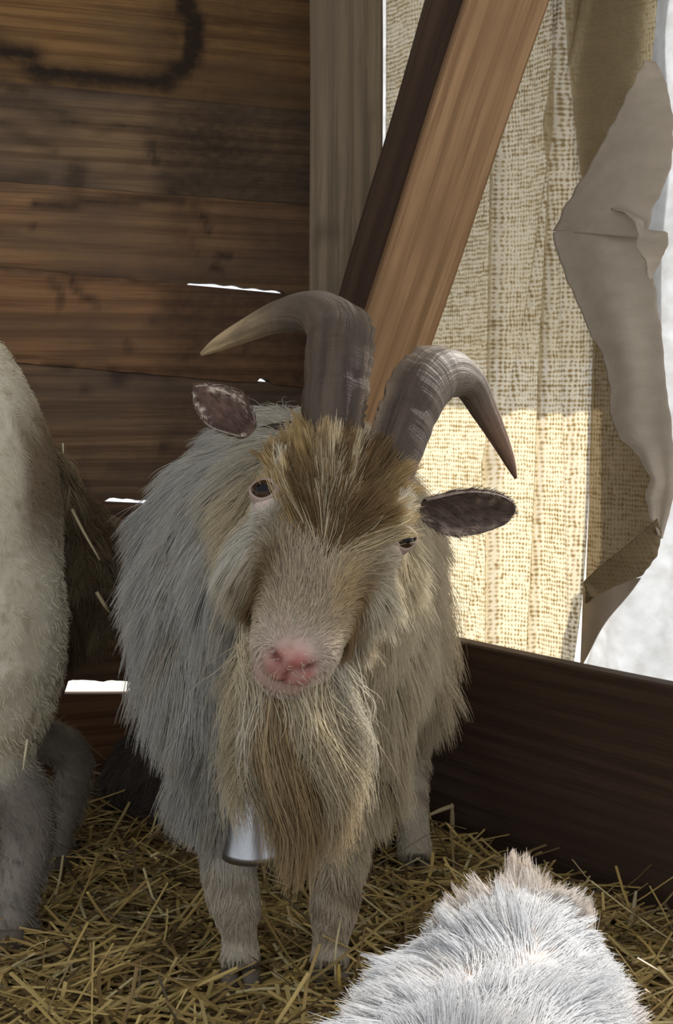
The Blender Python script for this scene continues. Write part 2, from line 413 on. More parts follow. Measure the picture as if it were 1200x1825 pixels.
# leaning brace
b0, b1 = P(668, 705, 2.50), P(926, -70, 2.27)
axis = unit(b1 - b0)
fr = lambda u, v: P(u, v, 2.44 - .2 * (700 - v) / 700)
brace = beam('diagonal_brace', b0 - axis * .28, b1 + axis * .75, (.10, -1, 0), .122, .06, M['brace'], loc=b0 - axis * .28,
             spots=[(fr(720, 425), .02, .45), (fr(760, 425), .016, .45), (fr(850, 87), .006, .8), (fr(875, 98), .006, .8), (fr(853, 148), .005, .7), (fr(828, 158), .006, .7), (fr(808, 203), .006, .8), (fr(838, 200), .005, .7), (fr(735, 470), .014, .25), (fr(857, 5), .012, .6)], nseg=90)
tag(brace, 'leaning reddish-brown timber brace with nail marks propped against the corner post', 'beam')
d0, d1 = P(636, 600, 2.585), P(838, -70, 2.36)
dax = unit(d1 - d0)
dk = beam('brace_shade_batten', d0 - dax * .03, d1 + dax * .7, (.1, -1, 0), .10, .05, M['board'], loc=d0 - dax * .03, nseg=50)  # added dark batten stands in for the brace's shaded left side
tag(dk, 'dark batten added behind the leaning timber brace for its shaded side', 'beam')

# low dark board along the curtain side
wall_right = empty('wall_right', (BR[0], BR[1], 0), kind='structure')
s0, s1 = -.47, 2.2
a = np.array([*(BR + WR * s0 - NR * .016), .1455]); b = np.array([*(BR + WR * s1 - NR * .016), .1495])
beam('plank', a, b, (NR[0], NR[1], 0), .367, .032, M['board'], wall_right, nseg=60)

# roof over the stall
ceiling = empty('ceiling', (0, 2, 2.1), kind='structure')
for k in range(9):
    y0 = 1.15 + k * .2
    c = np.array([(-2.6, y0, 2.02 + .03 * k), (2.2, y0, 2.02 + .03 * k), (2.2, y0 + .205, 2.02 + .03 * (k + 1)), (-2.6, y0 + .205, 2.02 + .03 * (k + 1))])
    V = np.vstack([c, c + [0, 0, .025]])
    mesh_obj('plank', V, [(3, 2, 1, 0), (4, 5, 6, 7), (0, 1, 5, 4), (1, 2, 6, 5), (2, 3, 7, 6), (3, 0, 4, 7)], M['roof'], ceiling,
             uv=V[:, :2] + k, attrs={'stain_shade': np.zeros(8), 'tint': np.ones((8, 3))})

# ------------------------------------------------------------------ cloths hung on the curtain side
def on_right(u, v, off):                       # off = metres outside the inner face of the board
    d = ray(u, v); c = BR - NR * off
    t = (c @ NR) / (d[:2] @ NR); return np.array([0, 0, CAM_H]) + d * t
def cloth(name, left, right, off, mat, nu=60, nv=110, fold=None, label=None, thick=.0015, cat='cloth', bulge=None):
    """left / right: (u, v) outline pairs from top to bottom; fold(s, z) -> metres in or out"""
    left, right = np.asarray(left, float), np.asarray(right, float)
    q = np.linspace(0, 1, nv)
    def para(c):
        d = np.concatenate([[0], np.cumsum(np.abs(np.diff(c[:, 1])) + .25 * np.abs(np.diff(c[:, 0])))]); d /= d[-1]
        return np.stack([np.interp(q, d, c[:, 0]), np.interp(q, d, c[:, 1])], -1)
    lc, rc = para(left), para(right); V = []; uv = []
    for i in range(nv):
        for j in range(nu):
            t = j / (nu - 1); u, v = lc[i] * (1 - t) + rc[i] * t
            p = on_right(u, v, off); s = (p[:2] - BR) @ WR
            o = fold(s, p[2], t, q[i]) if fold else 0
            V.append([p[0] + NR[0] * o, p[1] + NR[1] * o, p[2]]); uv.append((s, p[2]))
    o = mesh_obj(name, V, grid_faces(nv, nu), mat, smooth=True, uv=uv, loc=(np.mean(V, 0)))
    if thick:
        m = o.modifiers.new('thickness', 'SOLIDIFY'); m.thickness = thick; m.offset = 0
    if label: tag(o, label, cat)
    return o
def folds(amp, seed, f=3.0):
    r = np.random.default_rng(seed); ks = [(r.uniform(.6, 2.4) * f, r.uniform(0, 6.28), r.uniform(-.35, .35), r.uniform(.4, 1)) for _ in range(6)]
    return lambda s, z, t, q: amp * sum(w * math.sin(6.28 * k * (s + sh * .25 * (z - .7)) + ph + .5 * math.sin(3 * z + ph)) for k, ph, sh, w in ks) / 2.5
f1 = folds(.011, 5, 4)
def crease(s, z, t, q):                         # the pinched vertical folds of the burlap
    o = f1(s, z, t, q)
    for s0, k, w, a in ((.045, .00, .010, .022), (.155, .06, .008, .018), (.205, -.05, .010, .012), (.075, .25, .007, .010)):
        o += a * math.exp(-((s - s0 - k * (z - .75)) / w) ** 2)
    return o
cloth('burlap_curtain', [(686, -150), (682, 1300)], [(1185, -150), (1168, 60), (1150, 200), (1110, 400), (1062, 560), (1055, 650), (1050, 800), (1040, 1000), (1024, 1260)], .075, M['burlap'], 150, 120, crease,
      'backlit tan burlap curtain hanging behind the leaning brace', cat='curtain')
f2 = folds(.005, 9, 5)
cloth('burlap_curtain', [(1000, -150), (1012, 100), (1035, 300), (1064, 450), (1060, 620), (1052, 900), (1042, 1075)], [(1178, -150), (1162, 80), (1145, 200), (1140, 330), (1150, 500), (1165, 700), (1176, 900), (1172, 960), (1120, 1020), (1045, 1075)],  # upper end extended behind the curtain to block light and darken it
      .092, M['burlap_thick'], 50, 90, f2, 'dark doubled burlap strip behind the torn grey felt, upper end extended to block light', cat='curtain')
def sheet_fold(s, z, t, q):
    return .012 * math.sin(18 * s + 6 * z) + .010 * math.sin(31 * (s + .55 * z)) + .006 * math.sin(60 * s - 20 * z)
cloth('white_sheet', [(1125, -150), (1120, 930), (1060, 1060), (1010, 1290)], [(1400, -150), (1400, 1290)], .16, M['white_sheet'], 80, 110, sheet_fold,
      'bright white fleece sheet hanging behind the torn grey felt', cat='sheet')
cloth('dimming_sheet', [(650, -150), (650, 640)], [(1240, -150), (1190, 640)], .20, M['white_sheet'], 50, 60, folds(.006, 3, 3),  # sheet added outside to dim the burlap above its lower edge
      'pale sheet added outside the tan burlap to dim its upper part', cat='sheet')
# the torn felt: upper flap, main flap, curled shred and the dark folded end
felt = empty('torn_felt', on_right(1090, 1000, .02), 'torn grey-beige felt with a ragged edge hanging over the burlap', 'felt')
def flap(name, left, right, off, fold, mat=M['felt'], nu=36, nv=90, rag=2.5, seed=0):
    left, right = np.asarray(left, float), np.asarray(right, float)
    q = np.linspace(0, 1, nv)
    def para(c, sd):
        d = np.concatenate([[0], np.cumsum(np.linalg.norm(np.diff(c, axis=0), axis=1))]); d /= d[-1]
        o = np.stack([np.interp(q, d, c[:, 0]), np.interp(q, d, c[:, 1])], -1)
        o[:, 0] += rag * vnoise(np.stack([q, q * 0, q * 0], -1), 9, sd); return o
    lc, rc = para(left, seed + 1), para(right, seed + 2); V = []; uv = []
    for i in range(nv):
        for j in range(nu):
            t = j / (nu - 1); u, v = lc[i] * (1 - t) + rc[i] * t
            o = off + fold(t, q[i]); p = on_right(u, v, o); V.append(p); uv.append(((p[:2] - BR) @ WR, p[2]))
    o = mesh_obj(name, V, grid_faces(nv, nu), mat, felt, smooth=True, uv=uv)
    m = o.modifiers.new('thickness', 'SOLIDIFY'); m.thickness = .003; m.offset = 0
    return o
flap('flap', [(1150, 108), (1108, 190), (1050, 300), (1005, 375), (986, 412)], [(1166, 112), (1190, 150), (1202, 220), (1196, 300), (1165, 370), (1150, 425)], .030,
     lambda t, q: .03 * t * (1 - q) - .02 * math.sin(3.1 * t) * q, seed=10)
flap('flap', [(986, 414), (1000, 470), (1030, 540), (1050, 590), (1075, 630), (1088, 690), (1085, 735), (1105, 780), (1140, 815), (1160, 852), (1150, 885), (1172, 950)],
     [(1140, 388), (1158, 450), (1175, 560), (1188, 680), (1200, 800), (1200, 880), (1180, 960)], .020,
     lambda t, q: .030 * t - .018 * math.sin(3.14 * t) * (1 - q) + .003 * math.sin(9 * t + 3 * q), seed=20)
flap('shred', [(1090, 372), (1112, 376), (1130, 392), (1138, 420), (1132, 440), (1150, 462), (1157, 498)], [(1118, 378), (1148, 395), (1148, 412), (1190, 414), (1192, 436), (1178, 462), (1160, 498)], .006,
     lambda t, q: .02 * t - .012 * math.sin(3.14 * q), nu=14, nv=44, rag=1.0, seed=30)
flap('folded_end', [(1172, 925), (1120, 970), (1075, 1005), (1040, 1038), (1052, 1062)], [(1178, 950), (1172, 990), (1145, 1025), (1095, 1045), (1060, 1064)], .012,
     lambda t, q: .03 * t, mat=M['burlap_thick'], nu=22, nv=40, rag=1.0, seed=40)
cloth('felt_scrap', [(1038, 1040), (1036, 1100), (1030, 1250)], [(1140, 1030), (1090, 1100), (1036, 1185), (1032, 1250)], .095, M['felt'], 26, 40, f2,
      'dark grey scrap of felt tucked down behind the low board', cat='felt')

# ------------------------------------------------------------------ fur
def make_curves(name, pts, col, r0, r1, parent, mat):
    """pts (n, k, 3) world; col (n, 3)"""
    n, k, _ = pts.shape
    hc = bpy.data.hair_curves.new(name); hc.add_curves([k] * n)
    p = (pts - base_of(parent)).astype(np.float32)
    hc.attributes['position'].data.foreach_set('vector', p.ravel()) if 'position' in hc.attributes else hc.position_data.foreach_set('vector', p.ravel())
    ra = hc.attributes.get('radius') or hc.attributes.new('radius', 'FLOAT', 'POINT')
    t = np.linspace(0, 1, k); rr = (r0 * (1 - t ** 1.5) + r1 * t ** 1.5)
    if np.ndim(r0): rr = np.asarray(r0)[:, None] * (1 - t ** 1.5) + r1 * t ** 1.5
    else: rr = np.tile(rr, (n, 1))
    ra.data.foreach_set('value', rr.astype(np.float32).ravel())
    ca = hc.attributes.new('col', 'FLOAT_COLOR', 'CURVE')
    ca.data.foreach_set('color', np.hstack([col, np.ones((n, 1))]).astype(np.float32).ravel())
    hc.materials.append(mat)
    o = bpy.data.objects.new(name, hc); COL.objects.link(o); o.parent = parent
    o['kind'] = 'stuff'
    return o
class Surf:
    def __init__(self, V, Fc):
        me = bpy.data.meshes.new('tmp'); me.from_pydata([tuple(v) for v in V], [], [tuple(f) for f in Fc])
        self.grab(me); bpy.data.meshes.remove(me)
    def grab(self, me):
        me.calc_loop_triangles(); nt = len(me.loop_triangles)
        self.tri = np.zeros(nt * 3, np.int32); me.loop_triangles.foreach_get('vertices', self.tri); self.tri = self.tri.reshape(-1, 3)
        nv = len(me.vertices); self.V = np.zeros(nv * 3); me.vertices.foreach_get('co', self.V); self.V = self.V.reshape(-1, 3)
        self.N = np.zeros(nv * 3); me.vertices.foreach_get('normal', self.N); self.N = self.N.reshape(-1, 3)
        self.quads = [tuple(p.vertices) for p in me.polygons]
    def sample(self, n, dens=None):
        T = self.V[self.tri]; A = np.linalg.norm(np.cross(T[:, 1] - T[:, 0], T[:, 2] - T[:, 0]), axis=1)
        if dens is not None: A = A * dens(T.mean(1), unit(self.N[self.tri].mean(1)))
        f = rng.choice(len(A), n, p=A / A.sum()); r1, r2 = np.sqrt(rng.random(n)), rng.random(n)
        b = np.stack([1 - r1, r1 * (1 - r2), r1 * r2], -1)
        return (T[f] * b[..., None]).sum(1), unit((self.N[self.tri[f]] * b[..., None]).sum(1))
def fuse(parts, voxel=.006, smooth=8):
    """one continuous surface from overlapping closed lofts"""
    V, Fc, o = [], [], 0
    for v, f in parts:
        V.append(v); Fc += [tuple(i + o for i in q) for q in f]; o += len(v)
    me = bpy.data.meshes.new('blank'); me.from_pydata([tuple(p) for p in np.vstack(V)], [], Fc)
    ob = bpy.data.objects.new('blank', me); COL.objects.link(ob)
    m = ob.modifiers.new('r', 'REMESH'); m.mode = 'VOXEL'; m.voxel_size = voxel
    s = ob.modifiers.new('s', 'SMOOTH'); s.factor = .5; s.iterations = smooth
    dg = bpy.context.evaluated_depsgraph_get(); dg.update()
    ev = bpy.data.meshes.new_from_object(ob.evaluated_get(dg))
    S = Surf.__new__(Surf); S.grab(ev)
    bpy.data.objects.remove(ob); bpy.data.meshes.remove(me); bpy.data.meshes.remove(ev)
    return S
def fur(name, parent, surf, n, flow, length, color, dens=None, lift=.35, droop=.5, jit=.15, clumps=0, cstr=.6, seg=6, r0=.0006, r1=.00012, curl=0.0, mat=None, lfreq=9, lamp=.35):
    p, nr = surf.sample(n, dens)
    L = length(p, nr) * rng.uniform(.65, 1.1, n)
    d = flow(p, nr); d = d - nr * (d * nr).sum(1, keepdims=True)*.85
    lock = np.stack([vnoise(p, lfreq, 61), vnoise(p, lfreq, 62), vnoise(p, lfreq, 63)], -1) * lamp
    lf = lift(p, nr)[:, None] if callable(lift) else lift
    d = unit(unit(d) + nr * lf + lock + rng.normal(0, jit, (n, 3)))
    g = np.array([0, 0, -1.0]); pts = [p]; q = p.copy(); ax = unit(rng.normal(size=(n, 3)))
    dr = droop(p, nr)[:, None] if callable(droop) else droop
    for k in range(seg):
        q = q + d * (L / seg)[:, None]; pts.append(q.copy())
        d = unit(d + g * dr * 2.2 / seg + (curl * np.cross(ax, d) * math.cos(k * 1.9) if curl else 0) + rng.normal(0, jit * .25, (n, 3)))
    pts = np.stack(pts, 1)
    if clumps:
        gi = rng.choice(n, clumps, replace=False); near = np.zeros(n, int)
        kd = kdtree.KDTree(clumps)
        for i, g_ in enumerate(gi): kd.insert(p[g_], i)
        kd.balance(); near = gi[np.array([kd.find(c_)[1] for c_ in p])]
        t = np.linspace(0, 1, seg + 1)[None, :, None]; off = (p - p[near])[:, None, :]
        cs = cstr * rng.uniform(.5, 1.15, n)[:, None, None]
        pts = pts * (1 - cs * t ** .8) + (pts[near] + off * (1 - .85 * t)) * cs * t ** .8
        pts[:, 0] = p
    return make_curves(name, pts, np.clip(color(p, nr), .004, .95), r0, r1, parent, mat or M['fur'])
def body_mesh(name, S, parent, colour, gloss=None, mat=None):
    c = colour(S.V); g = gloss(S.V) if gloss else np.zeros(len(S.V))
    return mesh_obj(name, S.V, S.quads, mat or M['skin'], parent, smooth=True, attrs={'col': np.clip(c, 0, 1), 'gloss': g})
X, Yx, Z = np.eye(3)
def leg(pts, radii, n=14): return tube(pts, radii, n, flat=1.1)
def hoof(parent, p, s=.03, yaw=0.0):
    """cloven hoof: two toes"""
    fw = np.array([math.sin(yaw), -math.cos(yaw), 0]); sd = np.array([fw[1], -fw[0], 0]) * -1
    V, Fc, o = [], [], 0
    for k in (-1, 1):
        rings = []
        for z, l, w in ((0, 1.25, .50), (.35, 1.12, .50), (.8, .9, .46), (1.15, .75, .42), (1.2, .3, .2)):
            rings.append(ring(p + sd * k * s * .52 + fw * s * (.28 - .18 * z) + Z * s * z, sd, fw, s * w, s * l * .8, s * l * .7, 12, 2.3))
        v, f = loft(rings); V.append(v); Fc += [tuple(i + o for i in q) for q in f]; o += len(v)
    return mesh_obj('hoof', np.vstack(V), Fc, M['hoof'], parent, smooth=True)

# ================================================================== the horned goat
goat = empty('goat', (-.06, 1.85, 0), 'shaggy cream billy goat with two curved brown horns and a long beard', 'goat')
E = P(589, 932, 1.38); Nn = P(537, 1146, 1.262)
hy = unit(Nn - E)                                            # head axis, eyes -> nose
hl = P(716, 977, 1.385) - P(462, 888, 1.375); EYE = np.linalg.norm(hl) / 2
hx = unit(hl - hy * (hl @ hy)); hz = np.cross(hx, hy)        # lateral (towards its left), outward from the face
hz = hz if hz[1] < 0 else -hz
HL = float(np.linalg.norm(Nn - E))                           # eye line to nose tip
def H(x, y, z): return E + hx * x + hy * y + hz * z
def Hl(p): q = p - E; return np.stack([q @ hx, q @ hy, q @ hz], -1)
parts = []
# skull: y, centre z, half width, top, bottom, exponent
hs = [(-.125, -.050, .030, .020, .030, 2), (-.115, -.045, .052, .040, .050, 2), (-.085, -.035, .066, .050, .070, 2.1), (-.045, -.030, .069, .056, .085, 2.2), (-.012, -.030, .066, .056, .088, 2.3),
      (.020, -.030, .060, .050, .082, 2.2), (.055, -.032, .050, .044, .066, 2.2), (.090, -.034, .043, .038, .052, 2.2), (.115, -.036, .041, .036, .044, 2.3),
      (.135, -.038, .040, .034, .038, 2.4), (.150, -.040, .034, .029, .032, 2.4), (.158, -.042, .022, .018, .022, 2.2)]
parts.append(loft([ring(H(0, y, z), hx, hz, w, t, b, 32, e) for y, z, w, t, b, e in hs]))
# brow ridges / orbits, cheeks, lower jaw and chin
def blob(c, r, ax=(hx, hy, hz), n=14):
    rings = []
    for ph in np.linspace(-1.45, 1.45, 9):
        rings.append(ring(c + ax[1] * r[1] * math.sin(ph), ax[0], ax[2], r[0] * math.cos(ph), r[2] * math.cos(ph), None, n))
    return loft(rings)
for s in (-1, 1):
    parts.append(blob(H(s * .060, -.004, .002), (.020, .030, .022)))
    parts.append(blob(H(s * .048, .000, -.060), (.028, .055, .040)))
    parts.append(blob(H(s * .020, .135, -.038), (.019, .022, .026)))
parts.append(loft([ring(H(0, y, z), hx, hz, w, h, None, 20) for y, z, w, h in ((.0, -.090, .030, .03), (.05, -.092, .034, .026), (.10, -.088, .032, .022), (.135, -.083, .029, .019), (.150, -.080, .016, .012))]))
# neck and trunk
nb = H(0, -.07, -.05)
neck = [(nb, .066, .075), (np.array([-.012, 1.50, .605]), .085, .10), (np.array([-.035, 1.60, .575]), .115, .135), (np.array([-.055, 1.72, .545]), .145, .165), (np.array([-.06, 1.84, .53]), .15, .17)]
q = catmull(np.array([[*c, a, b] for c, a, b in neck]), 16); T_ = unit(np.gradient(q[:, :3], axis=0)); rings = []
for i in range(len(q)):
    ux = unit(np.cross(T_[i], Z)); uy = np.cross(ux, T_[i]); rings.append(ring(q[i, :3], ux, uy, q[i, 3], q[i, 4], None, 28))
parts.append(loft(rings))
trunk = [(1.605, -.065, .43, .04, .06), (1.63, -.065, .44, .095, .12), (1.68, -.068, .455, .145, .165), (1.76, -.068, .485, .175, .205), (1.86, -.066, .505, .182, .222),
         (1.98, -.055, .50, .182, .215), (2.1, -.035, .495, .175, .205), (2.22, -.02, .50, .160, .19), (2.32, -.01, .51, .125, .15), (2.375, 0, .52, .07, .09), (2.39, 0, .52, .03, .04)]
q = catmull(np.array(trunk), 40)
parts.append(loft([ring((x, y, z), X, Z, w, h, None, 32, 1.95) for y, x, z, w, h in q]))
LEGS = [  # front pair, hind pair: joints and radii
    ([(-.135, 1.76, .42), (-.140, 1.745, .30), (-.136, 1.745, .20), (-.128, 1.735, .125), (-.122, 1.745, .07), (-.120, 1.735, .038)], [.07, .05, .034, .031, .022, .026]),
    ([(.010, 1.76, .42), (.012, 1.745, .30), (.006, 1.745, .20), (-.001, 1.735, .125), (-.006, 1.745, .07), (-.008, 1.735, .038)], [.07, .05, .034, .031, .022, .026]),
    ([(-.09, 2.24, .44), (-.10, 2.17, .33), (-.095, 2.23, .22), (-.088, 2.27, .185), (-.085, 2.20, .10), (-.084, 2.16, .038)], [.10, .065, .038, .032, .023, .026]),
    ([(.075, 2.24, .44), (.10, 2.17, .33), (.112, 2.23, .22), (.118, 2.27, .185), (.120, 2.19, .10), (.122, 2.14, .036)], [.10, .065, .038, .032, .023, .026])]
for p_, r_ in LEGS: parts.append(leg(p_, r_))
parts.append(tube([(.0, 2.36, .60), (.0, 2.42, .63), (.01, 2.46, .66)], [.03, .022, .01]))      # tail
GS = fuse(parts, .0055, 7)
# muzzle modelling: nostrils, mouth slit
lp = Hl(GS.V)
def nostril(l):
    d = 9.0
    for s in (-1, 1):
        x, y, z = l[:, 0] - s * .0165, l[:, 1], l[:, 2] + .030
        u = x * .75 + s * z * .65; v = -s * x * .65 + z * .75
        d = np.minimum(d, (u / .0100) ** 2 + (v / .0048) ** 2 + np.where(y > .125, 0, 9))
    return d
def mouth(l):                                                  # slit that runs round the muzzle below the nose
    zz = -.068 + .18 * np.abs(l[:, 0]) - .25 * (l[:, 1] - .15)
    return np.where((l[:, 1] > .085), np.abs(l[:, 2] - zz), 9)
def philtrum(l): return np.where((l[:, 1] > .12) & (l[:, 2] < -.036) & (l[:, 2] > -.068), np.abs(l[:, 0]), 9)
dn, dm, dp = nostril(lp), mouth(lp), philtrum(lp)
GS.V = GS.V - GS.N * (.006 * np.exp(-dn))[:, None] - GS.N * (.0045 * np.exp(-(dm / .005) ** 2))[:, None] - GS.N * (.003 * np.exp(-(dp / .003) ** 2))[:, None]

CREAM, WARM, GREY, BROWN, GOLD = np.array((.58, .53, .43)), np.array((.56, .45, .28)), np.array((.46, .445, .41)), np.array((.135, .083, .036)), np.array((.38, .26, .115))
PINK, TAUPE = np.array((.50, .31, .27)), np.array((.40, .32, .23))
def pinkness(l):
    x, y, z = l[:, 0], l[:, 1], l[:, 2]
    core = 1 - sstep(.016, .032, np.sqrt((x * .95) ** 2 + ((z + .036) * .9) ** 2))
    low = (1 - sstep(.012, .03, np.abs(z + .066))) * (1 - sstep(.03, .045, np.abs(x)))
    return np.maximum(core, .75 * low) * sstep(.118, .140, y + .10 * np.maximum(-z - .04, 0))
def head_w(l): return sstep(-.16, -.11, l[:, 1]) * (1 - sstep(.11, .14, np.abs(l[:, 0]))) * sstep(-.16, -.12, l[:, 2])
def coat(p, speck=True):
    l = Hl(p); x, y, z = l[:, 0], l[:, 1], l[:, 2]
    nz, n2 = vnoise(p, 6, 11), vnoise(p, 17, 12)
    # trunk: cool light painted in as a greyer right flank, creamier on its left and chest
    c = mixc(GREY, CREAM * np.array((1.0, .95, .85)), sstep(-.16, .04, p[:, 0] + .03 * nz))
    c = mixc(c, WARM * np.array((1, 1.02, 1.15)), .4 * sstep(.0, .10, p[:, 0]) * sstep(.2, .35, p[:, 2]))
    c = mixc(c, WARM * .8, .35 * sstep(.2, .8, n2))
    c = mixc(c, (.62, .53, .41), .8 * (1 - sstep(.10, .24, p[:, 2])))
    c = mixc(c, (.24, .16, .10), .6 * (1 - sstep(.0, .05, np.abs(p[:, 2] - .13))) * sstep(-.2, .6, n2))
    # head
    h = mixc(CREAM * np.array((1, .95, .84)), TAUPE, sstep(.02, .06, y) * (1 - sstep(.03, .05, np.abs(x))) * .8)
    fore = np.exp(-((x + .10 * (y + .03) * 0) / .034) ** 2) * sstep(-.115, -.06, y) * (1 - sstep(.005, .045, y))
    h = mixc(h, GOLD, .85 * np.exp(-(x / .058) ** 2) * sstep(-.13, -.08, y) * (1 - sstep(.02, .06, y)))
    h = mixc(h, BROWN, np.clip(fore * (.95 + .5 * n2), 0, 1))
    h = mixc(h, GOLD * 1.15, .75 * np.exp(-((x - .030) / .016) ** 2 - ((y - .075) / .035) ** 2))
    h = mixc(h, GREY * 1.2, .8 * np.exp(-((x + .065) / .022) ** 2 - ((y - .012) / .028) ** 2))
    h = mixc(h, CREAM * 1.05, .7 * np.exp(-((x - .062) / .020) ** 2 - ((y - .03) / .035) ** 2))
    h = mixc(h, BROWN * 1.1, .95 * np.exp(-((x + .046) / .013) ** 2 - ((y - .072) / .034) ** 2))
    h = mixc(h, BROWN * 1.6, .85 * np.exp(-((x + .068) / .018) ** 2 - ((y - .085) / .035) ** 2))
    h = mixc(h, BROWN * 1.8, .95 * np.exp(-((x - .047) / .011) ** 2 - ((y - .066) / .034) ** 2))
    h = mixc(h, np.array((.58, .48, .40)), .75 * sstep(.115, .14, y))
    w = head_w(l) * sstep(.0, .02, 1.56 - p[:, 1])
    return mixc(c, h, w)
eye_d = lambda l: np.minimum(np.linalg.norm(l - [EYE + .002, 0, .015], axis=1), np.linalg.norm(l - [-EYE - .002, 0, .015], axis=1))
def skin_col(V):
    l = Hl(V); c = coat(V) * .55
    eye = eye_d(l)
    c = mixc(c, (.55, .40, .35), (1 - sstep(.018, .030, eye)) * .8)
    pk = pinkness(l); blot = .35 + .65 * sstep(-.5, .7, vnoise(V, 55, 31))
    c = mixc(c, mixc(PINK, (.40, .14, .125), blot * (1 - sstep(.018, .03, np.hypot(l[:, 0], l[:, 2] + .040)))), pk)
    c = mixc(c, (.12, .045, .04), np.clip(np.exp(-dn * 1.2) + .8 * np.exp(-(dm / .0028) ** 2) * (np.abs(l[:, 0]) < .04) + .7 * np.exp(-(dp / .002) ** 2), 0, 1) * (l[:, 1] > .10))
    return c
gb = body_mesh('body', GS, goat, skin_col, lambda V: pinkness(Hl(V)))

def not_face(p, n):
    return 1.0
def is_head(p): return head_w(Hl(p)) * (p[:, 1] < 1.53)
# --- body coat: long hair that falls down the flanks and chest
def bflow(p, n):
    f = np.zeros_like(p); f[:, 2] = -1.0; f[:, 1] += .25
    f[:, 0] += .25 * np.sign(p[:, 0] + .06) * sstep(.55, .75, p[:, 2]); return f
def blen(p, n):
    L = .030 + .058 * sstep(.20, .34, p[:, 2]) - .025 * sstep(.58, .70, p[:, 2])
    L = L + .02 * (1 - sstep(.28, .36, np.abs(p[:, 2] - .36) + .2))
    legz = 1 - sstep(.10, .22, p[:, 2]); return L * (1 - .55 * legz)
def bdens(p, n):
    l = Hl(p); hd = is_head(p); front = 1.25 - .9 * sstep(1.9, 2.1, p[:, 1])
    return np.clip(1 - hd, 0, 1) * front * (1 - .6 * (p[:, 2] < .02))
fur('coat', goat, GS, 115000, bflow, blen, lambda p, n: coat(p) * rng.uniform(.75, 1.2, (len(p), 1)), bdens, lift=lambda p, n: .30 + .35 * sstep(.62, .74, p[:, 2]), droop=.30, jit=.12, clumps=2600, cstr=.5, seg=7, r0=.00042, r1=.0001, curl=.05)
# --- short face fur
def hflow(p, n):
    l = Hl(p); f = -hy[None] * .9 + hx[None] * (np.sign(l[:, 0]) * .28)[:, None] * sstep(0, .03, np.abs(l[:, 0]))[:, None]
    dn_ = sstep(.0, .05, -l[:, 2])[:, None]; low = np.array([[0, 0, -1.0]]) + hx[None] * np.sign(l[:, 0])[:, None] * .35
    return f * (1 - dn_) + low * dn_
def hlen(p, n):
    l = Hl(p); m = 1 - sstep(.05, .12, l[:, 1])
    return (.007 + .017 * m + .035 * sstep(.05, .09, -l[:, 2]) * m) * (.22 + .78 * sstep(.020, .045, eye_d(l)))
def hdens(p, n):
    l = Hl(p)
    return is_head(p) * (1 - .95 * np.clip(pinkness(l) * 1.6, 0, 1)) * sstep(.015, .020, eye_d(l)) * (.35 + .65 * sstep(.019, .026, eye_d(l)))
fur('face_fur', goat, GS, 36000, hflow, hlen, lambda p, n: coat(p) * rng.uniform(.75, 1.25, (len(p), 1)), hdens, lift=.42, droop=.1, jit=.16, clumps=2200, cstr=.35, seg=4, r0=.00036, r1=.0001)
# --- forelock: golden-brown hair fanning up from between the eyes
def fflow(p, n):
    l = Hl(p); c = np.stack([l[:, 0] * 1.0, (l[:, 1] - .085)], -1); c = unit(c)
    return hx[None] * (c[:, :1] * 1.7) + hy[None] * c[:, 1:]
def fdens(p, n):
    l = Hl(p); return (np.abs(l[:, 0]) < .058 + .30 * np.maximum(-.03 - l[:, 1], 0)) * sstep(-.118, -.100, l[:, 1]) * sstep(.027, .036, eye_d(l)) * (1 - sstep(.044, .062, l[:, 1] + .75 * np.abs(l[:, 0]))) * (l[:, 2] > -.02)
def fcol(p, n):
    l = Hl(p); st = vnoise(np.stack([np.arctan2(l[:, 0], .06 - l[:, 1]) * .25, l[:, 1] * .1, l[:, 0] * 0], -1), 26, 77)
    x = np.abs(l[:, 0]); c = mixc(BROWN * 1.05, GOLD, sstep(.010, .040, x + .012 * st + .10 * (l[:, 1] > .02) * 0)); c = mixc(c, WARM * np.array((1.0, .98, .9)), sstep(.040, .066, x + .014 * st))
    c = mixc(c, CREAM * np.array((1, .93, .78)), .8 * sstep(.35, .9, st)); c = mixc(c, BROWN, .5 * sstep(.3, .9, -st))
    return c * rng.uniform(.75, 1.25, (len(p), 1))
fur('forelock', goat, GS, 18000, fflow, lambda p, n: (.046 + .026 * rng.random(len(p))) * (1 - .3 * sstep(.03, .055, np.abs(Hl(p)[:, 0]))) * (1 - .35 * sstep(.06, .10, -Hl(p)[:, 1])), fcol, fdens, lift=.34, droop=.05, jit=.08, clumps=420, cstr=.7, seg=6, r0=.00042, r1=.0001, lfreq=20, lamp=.2)
# --- cheek ruffs
def rdens(p, n):
    l = Hl(p); return (np.abs(l[:, 0]) > .035) * (l[:, 1] > -.07) * (l[:, 1] < .075) * (l[:, 2] < -.035) * is_head(p) * sstep(.03, .04, eye_d(l))
def rflow(p, n):
    l = Hl(p); return np.array([[0, .15, -1.0]]) + hx[None] * (np.sign(l[:, 0]) * .45)[:, None]
fur('cheek_ruff', goat, GS, 12000, rflow, lambda p, n: .032 + .03 * rng.random(len(p)), lambda p, n: coat(p) * rng.uniform(.75, 1.2, (len(p), 1)), rdens, lift=.35, droop=.25, jit=.10, clumps=300, cstr=.65, seg=7, r0=.0004, r1=.0001)
